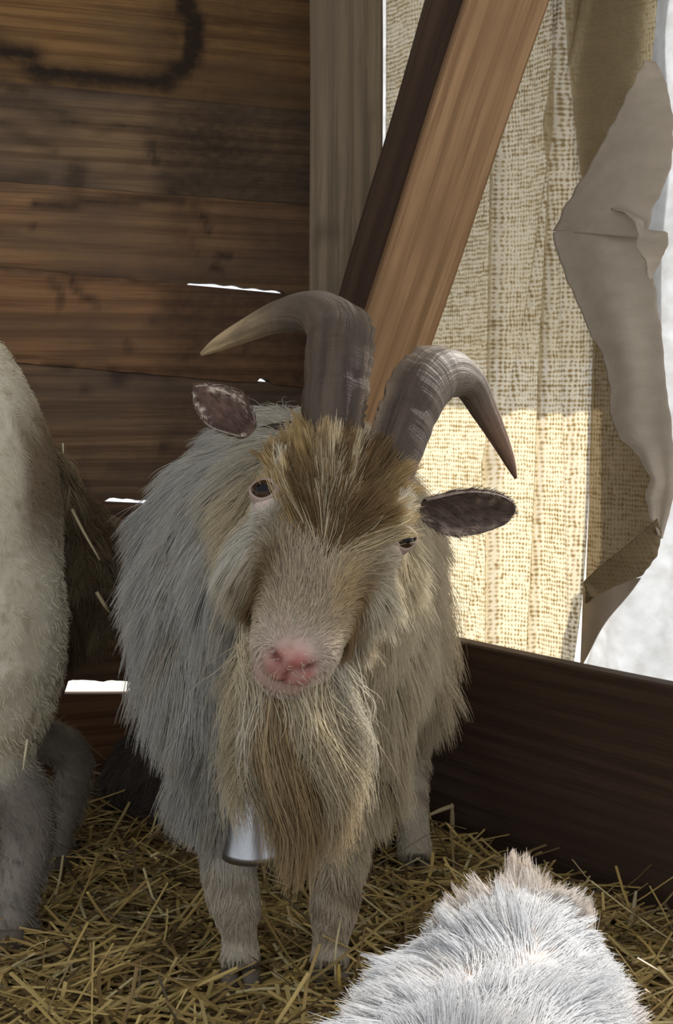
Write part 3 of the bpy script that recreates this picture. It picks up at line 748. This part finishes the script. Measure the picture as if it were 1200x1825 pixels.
# --- beard in wavy locks from chin and jaw
locks = []
rb = np.random.default_rng(21)
def lock(root, tip, n, spread, wave, ph, col, width=.006):
    k = 13; t = np.linspace(0, 1, k)[:, None]; out = []
    root, tip = np.asarray(root), np.asarray(tip)
    for i in range(n):
        o = rb.normal(0, spread, 3) * [1, .7, .6]; o2 = rb.normal(0, width, 3)
        e = rb.uniform(.72, 1.06)
        c = root + o + (tip - root + o2) * (t * e)
        c[:, 1] -= .022 * np.sin(np.clip(t[:, 0] * 1.3, 0, 1) * 3.14)
        c[:, 0] += wave * np.sin(t[:, 0] * e * 5.2 + ph) * t[:, 0] ** .6 + .0015 * np.sin(t[:, 0] * 14 + i)
        c -= o * (t * .55)
        out.append(c)
    locks.append((np.array(out), np.asarray(col) * rb.uniform(.72, 1.22, (n, 1))))
cB, cG, cW, cO = CREAM * np.array((1.02, .96, .84)), np.array((.40, .29, .16)), CREAM * 1.12, np.array((.44, .33, .20))
jaw = lambda x, y, z=-.098: H(x, y, z)
bd = [  # root, tip pixel, hairs, wave, phase, colour
    (jaw(-.030, .09), (436, 1400), 420, .012, .5, cB), (jaw(-.034, .06), (425, 1345), 340, .010, 1.2, cB), (jaw(-.024, .12), (448, 1460), 460, .016, .2, cB), (jaw(-.016, .13), (468, 1470), 420, .013, 2.6, cW),
    (jaw(-.008, .13), (505, 1555), 480, .013, 3.6, cO), (jaw(.0, .12), (530, 1570), 500, .010, 4.4, cG), (jaw(.012, .13), (545, 1470), 460, -.016, 3.4, cB), (jaw(.018, .125), (560, 1430), 440, -.016, .2, cW),
    (jaw(.024, .11), (590, 1500), 440, -.012, .8, cB), (jaw(.030, .09), (622, 1430), 360, -.012, .4, cB), (jaw(.036, .06), (640, 1380), 300, -.010, 1.1, CREAM), (jaw(.010, .09), (575, 1520), 480, .008, 2.2, cO),
    (jaw(-.010, .08), (490, 1510), 440, .010, 1.9, cG), (jaw(.02, .07), (600, 1490), 420, .008, 3.0, cO)]
for i, (r_, tp, n_, w_, ph, c_) in enumerate(bd):
    lock(r_, P(tp[0], tp[1], 1.42), n_, .0065, w_, ph, c_, .009)
    lock(r_ + rb.normal(0, .005, 3), P(tp[0] + rb.uniform(-18, 18), tp[1] - rb.uniform(20, 80), 1.43), n_ // 2, .008, w_ * .8, ph + .6, c_ * rb.uniform(.8, 1.1), .014)
make_curves('beard', np.vstack([a for a, b in locks]), np.clip(np.vstack([b for a, b in locks]), 0, .9), .00042, .00012, goat, M['fur'])

# --- eyes
def eyeball(c, out, r=.0135):
    out = unit(out); hor = unit(np.cross(out, Z)); ver = np.cross(hor, out); rings = []; col = []
    for ph in np.linspace(.02, math.pi - .02, 28):
        rg = ring(c + out * r * math.cos(ph), hor, ver, r * math.sin(ph), r * math.sin(ph), None, 32); rings.append(rg)
        l = (rg - c); a, b = l @ hor, l @ ver
        iris = math.sin(ph) * r < .0105 and ph < 1.6; pup = ((a / .0062) ** 4 + (b / .0036) ** 4 < 1) & (ph < 1.4)
        cc = np.tile((.035, .018, .009) if iris else (.03, .018, .012), (32, 1)); cc[pup] = (.004, .004, .006); col.append(cc)
    V, Fc = loft(rings); return mesh_obj('eye', V, Fc, M['eye'], goat, smooth=True, attrs={'col': np.vstack(col)})
def eyelid(eye, c, out, r=.0152, tone=(.30, .22, .18)):
    out = unit(out); hor = unit(np.cross(out, Z)); ver = np.cross(hor, out); V = []; n = 40
    for (rr, h, op) in ((.0125, .003, 1.0), (.0104, .0080, .86), (.0110, .0100, .82), (.0132, .0085, .90), (.0165, -.001, 1.0)):
        t = np.linspace(0, 2 * np.pi, n, endpoint=False)
        sh = 1.0 + .16 * np.abs(np.cos(t)) ** 3
        V.append(c + out * h + np.outer(np.cos(t) * rr * sh, hor) + np.outer(np.sin(t) * rr * op, ver))
    V = np.vstack(V); col = np.tile(tone, (len(V), 1)); col[:n * 2] = (.05, .03, .025)
    return mesh_obj('eyelid', V, grid_faces(5, n, True), M['skin'], eye, smooth=True, attrs={'col': col, 'gloss': np.full(len(V), .4)})
toward = np.array([0, -1, .0])
for s, dy in ((-1, .0), (1, .0)):
    out = hx * s * .62 + hz * .45 + toward * .75
    c = H(s * (EYE - .005), dy, .011)
    e = eyeball(c, out); eyelid(e, c, out)
# brow/lash tufts
def tuft(name, roots, dirs, n, L, col, r0=.0006, droop=.3, spread=.18):
    pts, cs = [], []
    for rt, d in zip(roots, dirs):
        for i in range(n):
            p = np.asarray(rt) + rb.normal(0, .003, 3); dd = unit(np.asarray(d) + rb.normal(0, spread, 3)); q = [p]
            for k in range(5): p = p + dd * L * rb.uniform(.7, 1.1) / 5; dd = unit(dd + np.array([0, 0, -droop / 5])); q.append(p)
            pts.append(q); cs.append(np.asarray(col) * rb.uniform(.7, 1.2))
    return make_curves(name, np.array(pts), np.clip(np.array(cs), 0, .95), r0, .00012, goat, M['fur'])
br_r, br_d = [], []
for s in (-1, 1):
    for q_ in np.linspace(-.022, .02, 9):
        br_r.append(H(s * (EYE - .016 + .25 * abs(q_)), q_ * .6 - .024, .022)); br_d.append(hx * s * .25 - hy * .9 + hz * .35)
tuft('brow', br_r, br_d, 34, .018, CREAM * 1.1, .0004)

# --- ears
def ear(base, tip, face, length_w, inner, outer, cup=.5, droop=.0, fringe=(.6, .5, .42), tip_p=.8):
    base, tip = np.asarray(base), np.asarray(tip); A = unit(tip - base); f = unit(face - A * (np.asarray(face) @ A)); sd = np.cross(A, f); L = np.linalg.norm(tip - base)
    nq, nw = 22, 13; prof = lambda q: length_w * (.40 + .60 * math.sin(min(1, q / .42) * 1.57)) * max(0., math.cos(1.57 * max(0, (q - .42) / .58))) ** tip_p + .0008
    def surf(o):
        out = []
        for q_ in np.linspace(0, 1, nq):
            w = prof(q_); c = base + A * L * q_ - Z * droop * q_ * q_
            for t in np.linspace(-1, 1, nw):
                k = cup * (1 - .45 * q_); ang = t * (.5 + k * 1.1)
                out.append(c + sd * w * math.sin(ang) / max(math.sin(.5 + k * 1.1), .3) * (1 if .5 + k * 1.1 < 1.57 else .9) + f * (w * k * 1.2 * (1 - math.cos(ang)) - o))
        return out
    Vi, Vo = surf(0), surf(.0035); V = np.array(Vi + Vo); n = nq * nw
    Fc = grid_faces(nq, nw) + [t_[::-1] for t_ in grid_faces(nq, nw, off=n)]
    for i in range(nq - 1):
        for j in (0, nw - 1):
            a, b = i * nw + j, (i + 1) * nw + j; Fc.append((a, b, b + n, a + n) if j else (b, a, a + n, b + n))
    for j in range(nw - 1):
        a, b = (nq - 1) * nw + j, (nq - 1) * nw + j + 1; Fc.append((a, a + n, b + n, b))
    tt = np.tile(np.linspace(-1, 1, nw), nq); vn = vnoise(V, 60, 90)
    col = np.vstack([mixc(inner, fringe, sstep(.45, .9, np.abs(tt) + .25 * vn[:n])) * (1 + .35 * vn[:n, None]), np.tile(outer, (n, 1))])
    o = mesh_obj('ear', V, Fc, M['skin'], goat, smooth=True, attrs={'col': np.clip(col, 0, 1), 'gloss': np.zeros(len(V))})
    Se = Surf(V[:], Fc)
    ln = lambda p, n_: .006 + .008 * (1 - np.clip(((p - base) @ A) / L, 0, 1))
    fur('ear_fur', o, Se, 2600, lambda p, n_: np.tile(A, (len(p), 1)), ln, lambda p, n_: np.where(((p - base) @ f < .0)[:, None], outer, mixc(inner, fringe, .12 * rng.random(len(p)))) * rng.uniform(.7, 1.2, (len(p), 1)), lift=.35, dens=lambda p, n_: np.where((n_ @ f) > .3, .12, 1.0), droop=.05, jit=.2, seg=3, r0=.0003, r1=.0001)
    return o
ear(P(448, 772, 1.45), P(346, 690, 1.50), (.25, -1, .05), .023, np.array((.095, .052, .040)), np.array((.48, .42, .34)), .85, fringe=(.55, .46, .38))
ear(P(752, 902, 1.44), P(918, 906, 1.475), (-.10, -.85, -.42), .026, np.array((.085, .058, .048)), np.array((.24, .18, .15)), .75, .004, fringe=(.20, .15, .12), tip_p=.45)

# --- horns
def horn(pts, keel_dir, tipcol, seed):
    """pts: (u, v, Y, r px)"""
    cl = np.array([[*P(u, v, Y), r / F_PX * Y] for u, v, Y, r in pts]); n = 90
    q = catmull(cl, n); c, r = q[:, :3], np.maximum(q[:, 3], .0012); T = unit(np.gradient(c, axis=0)); arc = np.concatenate([[0], np.cumsum(np.linalg.norm(np.diff(c, axis=0), axis=1))]); Lh = arc[-1]
    k = np.asarray(keel_dir, float); rings, uv, col = [], [], []; m = 32; th = np.linspace(0, 2 * np.pi, m, endpoint=False); rs = np.random.default_rng(seed); ph = rs.uniform(0, 6, 4)
    for i in range(n):
        k = unit(k - T[i] * (k @ T[i])); s = np.cross(T[i], k); t = arc[i] / Lh
        fade = 1 - sstep(.55, .9, t)
        ridge = 1 + fade * (.010 * math.sin(arc[i] * 300 + ph[0] + 2 * math.sin(arc[i] * 47)) + .022 * math.sin(arc[i] * 95 + ph[1] + 1.6 * math.sin(arc[i] * 60)))
        rad = r[i] * ridge * np.ones(m)
        keel = np.exp(-(np.minimum(th, 2 * np.pi - th) / .22) ** 2); fr_ = .12 + .04 * math.sin(arc[i] * 420 + ph[2] + 3 * math.sin(arc[i] * 90)) + .03 * math.sin(arc[i] * 810 + ph[3] + 2 * math.sin(arc[i] * 150))
        rad = rad * (1 + fade * keel * fr_) * (1 - .10 * fade * np.exp(-((np.minimum(th, 2 * np.pi - th) - .55) / .2) ** 2))
        rad = rad * (1 + .012 * fade * np.sin(th * 9 + arc[i] * 40))
        rings.append(c[i] + np.outer(np.cos(th) * rad, k) + np.outer(np.sin(th) * rad * .86, s)); uv.append(np.stack([th / 6.28 * .18, np.full(m, arc[i])], -1))
        base = mixc(np.array((.042, .029, .023)), np.array((.12, .092, .07)), sstep(.25, .55, np.array([t]))[0] * .7)
        cc = mixc(np.tile(base, (m, 1)), np.array((.30, .22, .15)), keel * fade * .75)
        cc = mixc(cc, tipcol, np.full(m, sstep(.66, .93, np.array([t]))[0] * .9)); col.append(cc)
    V, Fc = loft(rings)
    return mesh_obj('horn', V, Fc, M['horn'], goat, smooth=True, uv=np.vstack(uv), attrs={'col': np.vstack(col)})
horn([(590, 860, 1.43, 46), (590, 800, 1.455, 53), (592, 740, 1.47, 56), (597, 690, 1.485, 57), (602, 635, 1.51, 58), (602, 588, 1.55, 55), (562, 556, 1.60, 43), (500, 563, 1.64, 33), (432, 592, 1.66, 23), (388, 614, 1.67, 15), (358, 632, 1.67, 4)],
     hx * .9 + hz * .55, np.array((.50, .36, .20)), 1)
horn([(680, 880, 1.43, 44), (694, 835, 1.45, 48), (708, 790, 1.465, 51), (726, 742, 1.485, 53), (750, 692, 1.51, 55), (788, 664, 1.54, 49), (832, 678, 1.575, 36), (864, 732, 1.59, 27), (893, 788, 1.60, 18), (910, 826, 1.605, 11), (920, 853, 1.605, 3)],
     -hx * .95 + hz * .4, np.array((.20, .105, .065)), 2)
# --- hooves
for (p_, r_) in LEGS: hoof(goat, np.array([p_[-1][0], p_[-1][1] - .004, .002]), .026)

# ------------------------------------------------------------------ bell hung at the goat's throat
bell = empty('bell', P(452, 1530, 1.66), 'small silvery metal bell hanging at the horned goat\'s chest', 'bell')
bc = P(452, 1526, 1.60)
prof = [(.0, .088), (.012, .088), (.020, .082), (.026, .068), (.029, .045), (.031, .025), (.0345, .008), (.0365, .0), (.034, .001), (.029, .012), (.026, .045), (.018, .078), (.0, .082)]
rings = [ring(bc + Z * z, X, Yx, max(r, .0006), None or max(r, .0006), None, 40) for r, z in prof]
mesh_obj('bell_body', *loft(rings, True), M['metal'], bell, smooth=True)
th = np.linspace(0, math.pi, 12)
mesh_obj('loop', *tube([bc + Z * (.088 + .016 * math.sin(t)) + X * .012 * math.cos(t) for t in th], [.0025] * 12, 8, 24), M['metal'], bell, smooth=True)
mesh_obj('clapper', *tube([bc + Z * .06, bc + Z * .02, bc + Z * .012, bc + Z * .003], [.0018, .002, .006, .003], 10, 16), M['metal'], bell, smooth=True)
pts = []
for t in np.linspace(0, 2 * math.pi, 40):
    pts.append(np.array([-.045, 1.63, .56]) + X * .148 * math.sin(t) + np.array([0, -.035, -.42]) * .40 * math.cos(t) * (1 if math.cos(t) > 0 else .9) + np.array([0, .05, 0]) * (1 - math.cos(t)) * .5)
pts.append(pts[0]); mesh_obj('collar', *tube(pts, [.006] * len(pts), 8, 90), M['leather'], bell, smooth=True)

# ================================================================== shorn sheep with its rump to the goat
SO = np.array([-.475, 2.0, 0]); SF = unit(np.array([-.95, -.22, 0])); SS = np.array([-SF[1], SF[0], 0]); SS = SS if SS[1] < 0 else -SS   # forward, towards the camera side
sheep = empty('sheep', SO, 'shorn cream sheep standing with its dirty rump beside the horned goat', 'sheep')
def W(f, s, z): return SO + SF * f + SS * s + Z * z
parts = []
tr = [(-.085, .55, .03, .05), (-.075, .55, .10, .12), (-.045, .56, .165, .19), (.0, .575, .20, .25), (.08, .585, .225, .275), (.22, .595, .24, .285), (.40, .58, .245, .27), (.60, .58, .225, .255), (.75, .585, .19, .22), (.85, .60, .14, .17), (.90, .61, .05, .07)]
q = catmull(np.array(tr), 40)
parts.append(loft([ring(W(f, 0, z), SS, Z, w, h, None, 32, 2.2) for f, z, w, h in q]))
parts.append(blob(W(.03, .10, .44), (.12, .115, .21), (SF, SS, Z), 20)); parts.append(blob(W(.07, -.09, .48), (.10, .10, .16), (SF, SS, Z), 20))
parts.append(tube([W(.78, 0, .66), W(.95, 0, .78), W(1.05, 0, .88)], [.15, .11, .08], 18))
parts.append(tube([W(1.0, 0, .92), W(1.10, 0, .90), W(1.20, 0, .82), W(1.26, 0, .77)], [.075, .07, .05, .03], 16))
n1, n2 = P(25, 1712, 1.86), P(110, 1575, 2.17)
def to_leg(foot, hipf, hips, hocky=.05):
    return [W(hipf, hips, .40), W(hipf + .015, hips, .28), foot + np.array([.012, .03, .20]), foot + np.array([.012, .035, .13]), foot + np.array([0, .01, .07]), foot + np.array([0, 0, .03])]
f_n = np.array([n1[0], 1.86, .0]); f_f = np.array([n2[0], 2.15, .0])
SLEG = [(to_leg(f_n, .02, .12), [.10, .052, .040, .036, .028, .030], f_n), (to_leg(f_f, .02, -.12), [.08, .036, .030, .028, .022, .024], f_f)]
for s in (-1, 1):
    ft = W(.70, .11 * s, 0); SLEG.append(([W(.70, .11 * s, .45), W(.70, .11 * s, .30), ft + Z * .22, ft + Z * .13, ft + Z * .07, ft + Z * .03], [.10, .06, .042, .038, .03, .032], ft))
for p_, r_, f_ in SLEG: parts.append(leg(p_, r_)); 
SSF = fuse(parts, .009, 8)
DIRT = np.array((.24, .165, .09))
def sheep_col(p):
    q = p - SO; f, s, z = q @ SF, q @ SS, p[:, 2]; nz = vnoise(p, 7, 101); n2_ = vnoise(p, 28, 102)
    c = mixc((.80, .73, .58), (.70, .62, .47), sstep(-.4, .8, nz) * .6)
    c = mixc(c, (.40, .31, .20), .7 * sstep(.55, 1.0, n2_) * .7)
    d = (1 - sstep(-.070, -.035, f - .12 * s + .012 * nz)) * sstep(.50, .62, z)
    c = mixc(c, DIRT, d * .9 * sstep(.2, .4, z)); 
    c = mixc(c, (.29, .25, .21), 1 - sstep(.20, .27, z + .03 * nz)); return c
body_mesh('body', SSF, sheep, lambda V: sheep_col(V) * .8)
sd_ = lambda p, n: (1 - .6 * sstep(-.75, -.6, -p[:, 0] * -1)) * np.where(p[:, 0] < -.85, .25, 1.0)
fur('wool', sheep, SSF, 70000, lambda p, n: np.tile(-Z * .8 - SF * .3, (len(p), 1)), lambda p, n: .009 + .007 * (1 - sstep(.3, .4, p[:, 2])), lambda p, n: sheep_col(p) * rng.uniform(.72, 1.15, (len(p), 1)), sd_, lift=.8, droop=.2, jit=.4, clumps=3000, cstr=.4, seg=3, r0=.0004, r1=.00015, lfreq=18)
# woolly soiled tail and breech hanging behind the thigh
tp_ = [W(-.06, -.06, .66), W(-.090, -.09, .58), W(-.120, -.11, .52), W(-.125, -.11, .45), W(-.10, -.11, .40), W(-.06, -.11, .37)]
tv, tf = tube(tp_, [.025, .038, .056, .056, .045, .02], 18, 30)
TS = fuse([(tv, tf)], .007, 5)
tail = mesh_obj('tail', TS.V, TS.quads, M['skin'], sheep, smooth=True, attrs={'col': np.tile(DIRT * .6, (len(TS.V), 1)), 'gloss': np.zeros(len(TS.V))})
fur('tail_wool', tail, TS, 12000, lambda p, n: np.tile(-Z, (len(p), 1)), lambda p, n: .025 + .025 * rng.random(len(p)), lambda p, n: mixc((.34, .26, .16), (.19, .13, .075), sstep(-.5, .7, vnoise(p, 14, 8))) * rng.uniform(.6, 1.25, (len(p), 1)), lift=.6, droop=.4, jit=.25, clumps=170, cstr=.7, seg=5, r0=.0005, r1=.00015, curl=.3)
for p_, r_, f_ in SLEG: hoof(sheep, f_ + Z * .002, .034, yaw=-1.3)
for s in (-1, 1):
    o = W(1.03, .075 * s, .93); tp2 = W(1.0, .17 * s, .90)
    mesh_obj('ear', *tube([o, (o + tp2) / 2, tp2], [.018, .026, .006], 12, 14, flat=.35), M['skin'], sheep, smooth=True, attrs={'col': np.tile((.35, .26, .2), (14 * 12, 1)), 'gloss': np.zeros(14 * 12)})
    ec = W(1.13, .055 * s, .905); v_, f_e = blob(ec, (.012, .012, .012)); mesh_obj('eye', v_, f_e, M['eye'], sheep, smooth=True, attrs={'col': np.tile((.02, .012, .008), (len(v_), 1))})

# ================================================================== white kid in the foreground, back to us from above
kid = empty('kid_goat', (.12, 1.0, 0), 'small white kid goat with a raised tail tuft standing in front of the horned goat', 'goat')
kx = lambda y: .055 + (y - .85) * .27
parts = []
tr = [(1.275, .225, .015, .025), (1.262, .222, .042, .058), (1.23, .208, .070, .090), (1.17, .196, .094, .106), (1.08, .186, .112, .112), (.95, .185, .122, .115), (.84, .19, .115, .11), (.75, .20, .095, .095), (.68, .215, .06, .065)]
q = catmull(np.array(tr), 36); parts.append(loft([ring((kx(y), y, z), X, Z, w * 1.14, h, None, 32, 2.1) for y, z, w, h in q]))
parts.append(tube([(kx(.76), .76, .25), (kx(.66), .66, .27), (kx(.58), .58, .28)], [.085, .06, .05], 16))
parts.append(tube([(kx(.60), .60, .29), (kx(.54), .54, .28), (kx(.47), .47, .24), (kx(.43), .43, .215)], [.05, .052, .036, .024], 16))
KLEG = []
for y, hy_ in ((1.18, 1.0), (.80, 0)):
    for s in (-1, 1):
        x = kx(y) + .062 * s; b_ = .03 if hy_ else 0
        KLEG.append([(x, y, .20), (x, y - .012, .14), (x, y + b_, .09), (x, y + .004, .05), (x, y - .006, .022)])
for p_ in KLEG: parts.append(leg(p_, [.055, .034, .018, .014, .017]))
parts.append(tube([(kx(1.245), 1.245, .265), (kx(1.272), 1.272, .285), (kx(1.285), 1.285, .30)], [.020, .014, .007], 12))
KS = fuse(parts, .006, 7)
def kid_col(p):
    nz = vnoise(p, 9, 120); low = 1 - sstep(.17, .28, p[:, 2] + .012 * nz)
    c = mixc((.70, .70, .71), (.64, .61, .57), sstep(0, 1, nz) * .5); c = mixc(c, (.56, .36, .20), low * .55)
    return mixc(c, (.62, .48, .33), .25 * sstep(1.225, 1.265, p[:, 1]))
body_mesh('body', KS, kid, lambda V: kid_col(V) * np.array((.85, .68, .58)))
def kflow(p, n):
    x = p[:, 0] - kx(p[:, 1]); f = np.zeros_like(p); f[:, 1] = .9; f[:, 0] = np.clip(x / .09, -1, 1) * .9; f[:, 2] = -.2
    return f
fur('coat', kid, KS, 65000, kflow, lambda p, n: .032 + .026 * rng.random(len(p)), lambda p, n: kid_col(p) * rng.uniform(.8, 1.15, (len(p), 1)), lambda p, n: np.where(p[:, 1] < .85, .25, 1) * np.where(p[:, 2] < .12, .3, 1), lift=.30, droop=.10, jit=.09, clumps=1300, cstr=.7, seg=6, r0=.00036, r1=.0001)
def kt_d(p, n): return (p[:, 1] > 1.235) * (p[:, 2] > .25) * 1.0
fur('tail_tuft', kid, KS, 3000, lambda p, n: np.stack([(p[:, 0] - kx(p[:, 1])) * 16, p[:, 1] * 0 + .35, p[:, 0] * 0 + .9], -1), lambda p, n: .024 + .022 * rng.random(len(p)), lambda p, n: kid_col(p) * rng.uniform(.75, 1.2, (len(p), 1)) * np.array((1.05, .98, .9)), kt_d, lift=.35, droop=.05, jit=.14, clumps=70, cstr=.8, seg=6, r0=.0004, r1=.0001)
for p_ in KLEG: hoof(kid, np.array([p_[-1][0], p_[-1][1], .002]), .017)
for s in (-1, 1):
    o = np.array([kx(.58) + .04 * s, .59, .31]); t2 = o + np.array([.065 * s, .02, -.015])
    mesh_obj('ear', *tube([o, (o + t2) / 2, t2], [.010, .018, .004], 12, 14, flat=.35), M['skin'], kid, smooth=True, attrs={'col': np.tile((.6, .42, .36), (14 * 12, 1)), 'gloss': np.zeros(14 * 12)})
    v_, f_e = blob(np.array([kx(.54) + .042 * s, .535, .295]), (.009, .009, .009)); mesh_obj('eye', v_, f_e, M['eye'], kid, smooth=True, attrs={'col': np.tile((.02, .012, .008), (len(v_), 1))})

# ================================================================== dark animal lying down behind the goat
dark = empty('lying_goat', (-.25, 2.43, 0), 'dark grey-brown goat lying in the straw between the horned goat and plank wall', 'goat')
parts = [tube([(-.385, 2.40, .055), (-.35, 2.41, .08), (-.28, 2.43, .100), (-.20, 2.46, .10), (-.13, 2.48, .085)], [.02, .065, .095, .095, .05], 20, 30),
         tube([(-.16, 2.46, .11), (-.13, 2.44, .18), (-.14, 2.40, .21)], [.06, .04, .036], 14), tube([(-.135, 2.42, .21), (-.15, 2.36, .20), (-.17, 2.31, .17)], [.038, .036, .018], 14),
         tube([(-.32, 2.38, .04), (-.24, 2.33, .03), (-.16, 2.34, .02)], [.035, .022, .014], 12)]
DS = fuse(parts, .007, 6)
dcol = lambda p: mixc((.085, .07, .06), (.15, .12, .10), sstep(-.6, .8, vnoise(p, 10, 131)))
body_mesh('body', DS, dark, lambda V: dcol(V) * .7)
fur('coat', dark, DS, 14000, lambda p, n: np.tile((-.4, -.1, -.8), (len(p), 1)), lambda p, n: np.full(len(p), .035), lambda p, n: dcol(p) * rng.uniform(.6, 1.4, (len(p), 1)), lift=.4, droop=.3, jit=.15, clumps=300, cstr=.6, seg=5, r0=.00045, r1=.00015)

# ================================================================== straw
def straw_geo(p0, dirs, L, bend, w, h):
    """bent four-sided stalks: returns V, F"""
    n = len(p0); S = 4; V = np.zeros((n, S, 4, 3)); d = dirs.copy(); side = unit(np.cross(d, np.array([0, 0, 1.0]) + rng.normal(0, .1, (n, 3)))); q = p0.copy()
    for k in range(S):
        up = unit(np.cross(side, d)); w_, h_ = (w / 2)[:, None], (h / 2)[:, None]
        for j, (a, b) in enumerate(((-1, -1), (1, -1), (1, 1), (-1, 1))): V[:, k, j] = q + side * a * w_ + up * b * h_
        q = q + d * (L / (S - 1))[:, None]; d = unit(d + bend)
    V = V.reshape(-1, 3); base = (np.arange(n) * 16)[:, None]; Fq = []
    for k in range(S - 1):
        for j in range(4): Fq.append(np.array([k * 4 + j, k * 4 + (j + 1) % 4, (k + 1) * 4 + (j + 1) % 4, (k + 1) * 4 + j]))
    Fq += [np.array([3, 2, 1, 0]), np.array([12, 13, 14, 15])]
    return V, (base[:, None, :] + np.array(Fq)[None]).reshape(-1, 4)
N = 15000
x = rng.uniform(-.95, .95, N * 4); y = 1.25 + 1.5 * rng.random(N * 4) ** 1.0
m = inside(x, y, .07) & ~((np.abs(x - pc[0]) < .14) & (y > 2.5)) & (y > 1.3 + .0 * x) & (np.abs(x) < .26 * y + .12); x, y = x[m][:N], y[m][:N]; N = len(x)
az = rng.normal(0, .9, N) + np.where(rng.random(N) < .5, 0, math.pi); el = rng.normal(.02, .14, N) + np.where(rng.random(N) < .06, rng.uniform(.2, .8, N), 0)
L = rng.gamma(4, .017, N) + .02; L = np.minimum(L, .17)
d = np.stack([np.cos(az) * np.cos(el), np.sin(az) * np.cos(el), np.sin(el)], -1)
p0 = np.stack([x, y, floor_z(x, y) + rng.random(N) ** 1.6 * .028 + .002], -1) - d * (L * .35)[:, None] * np.array([1, 1, 0])
ok = inside(p0[:, 0], p0[:, 1], .05) & inside((p0 + d * L[:, None])[:, 0], (p0 + d * L[:, None])[:, 1], .04); p0, d, L = p0[ok], d[ok], L[ok]; N = len(L)
V, Fq = straw_geo(p0, d, L, rng.normal(0, .10, (N, 3)), rng.uniform(.0016, .0056, N), rng.uniform(.0008, .002, N))
pal = np.array([(.62, .46, .18), (.52, .37, .13), (.40, .27, .10), (.72, .60, .32), (.24, .16, .065), (.13, .085, .04)])
sc = pal[rng.choice(6, N, p=[.22, .24, .2, .1, .14, .1])] * rng.uniform(.6, 1.15, (N, 1))
tag(mesh_obj('straw_bedding', V, Fq, M['straw'], attrs={'col': np.repeat(sc, 16, axis=0)}), 'loose golden-brown straw bedding covering the floor', 'straw', kind='stuff')
def stalk(pts, r, label, col=(.58, .45, .20)):
    v, f = tube(pts, [r] * (len(pts) - 1) + [r * .5], 6, len(pts) * 4)
    o = mesh_obj('straw', v, f, M['straw'], loc=pts[0], smooth=True, attrs={'col': np.tile(col, (len(v), 1))})
    return tag(o, label, 'straw')
fz = lambda u, v, lift=.012: None
def ground_pt(u, v, z=.012):
    d_ = ray(u, v); t = (z - CAM_H) / d_[2]; return np.array([0, 0, CAM_H]) + d_ * t
g = ground_pt(600, 1775); stalk([g, P(598, 1700, g[1]), P(607, 1640, g[1] + .01)], .0016, 'thin upright straw standing in front of the goat\'s left foreleg', (.66, .56, .32))
g = ground_pt(606, 1776); stalk([g, P(604, 1735, g[1]), P(604, 1718, g[1])], .003, 'short thick yellow straw upright beside the goat\'s left forehoof', (.66, .46, .12))
stalk([ground_pt(520, 1740, .03), ground_pt(550, 1770, .022), ground_pt(578, 1803, .012)], .0026, 'yellow straw lying across the floor between the goat\'s forelegs', (.62, .48, .16))
stalk([ground_pt(492, 1786, .008), ground_pt(520, 1768, .015), ground_pt(550, 1755, .02)], .0024, 'pale straw crossing the yellow one between the goat\'s forelegs', (.68, .60, .40))
stalk([ground_pt(486, 1785, .012), ground_pt(508, 1803, .012)], .0026, 'short pale straw end beside the crossed straws', (.70, .62, .42))
a_ = ground_pt(806, 1478); stalk([a_, P(806, 1455, a_[1]), P(806, 1432, a_[1])], .0045, 'upright bent straw against the dark board behind the goat', (.42, .33, .18))
stalk([P(808, 1436, a_[1]), P(785, 1444, a_[1] - .01), P(758, 1456, a_[1] - .02)], .004, 'sloping straw leaning from the upright one by the dark board', (.50, .40, .22))
a_ = ground_pt(1118, 1660); stalk([a_, P(1128, 1625, a_[1]), P(1134, 1588, a_[1])], .004, 'upright dull straw standing by the dark board behind the kid', (.42, .34, .20))
stalk([P(128, 908, 1.99), P(150, 950, 1.98), P(178, 998, 1.97)], .0022, 'pale straw caught in the sheep\'s dirty rump wool', (.56, .46, .28))
stalk([P(112, 790, 1.94), P(113, 808, 1.94)], .0016, 'tiny straw stuck on the edge of the sheep\'s back', (.62, .54, .36))
stalk([P(172, 1055, 1.96), P(186, 1078, 1.96), P(196, 1092, 1.97)], .003, 'bent straw caught in the sheep\'s woolly tail', (.50, .40, .24))
stalk([P(49, 1318, 1.80), P(45, 1345, 1.79), P(41, 1374, 1.79)], .0018, 'thin pale straw hanging from the sheep\'s thigh', (.62, .54, .36))
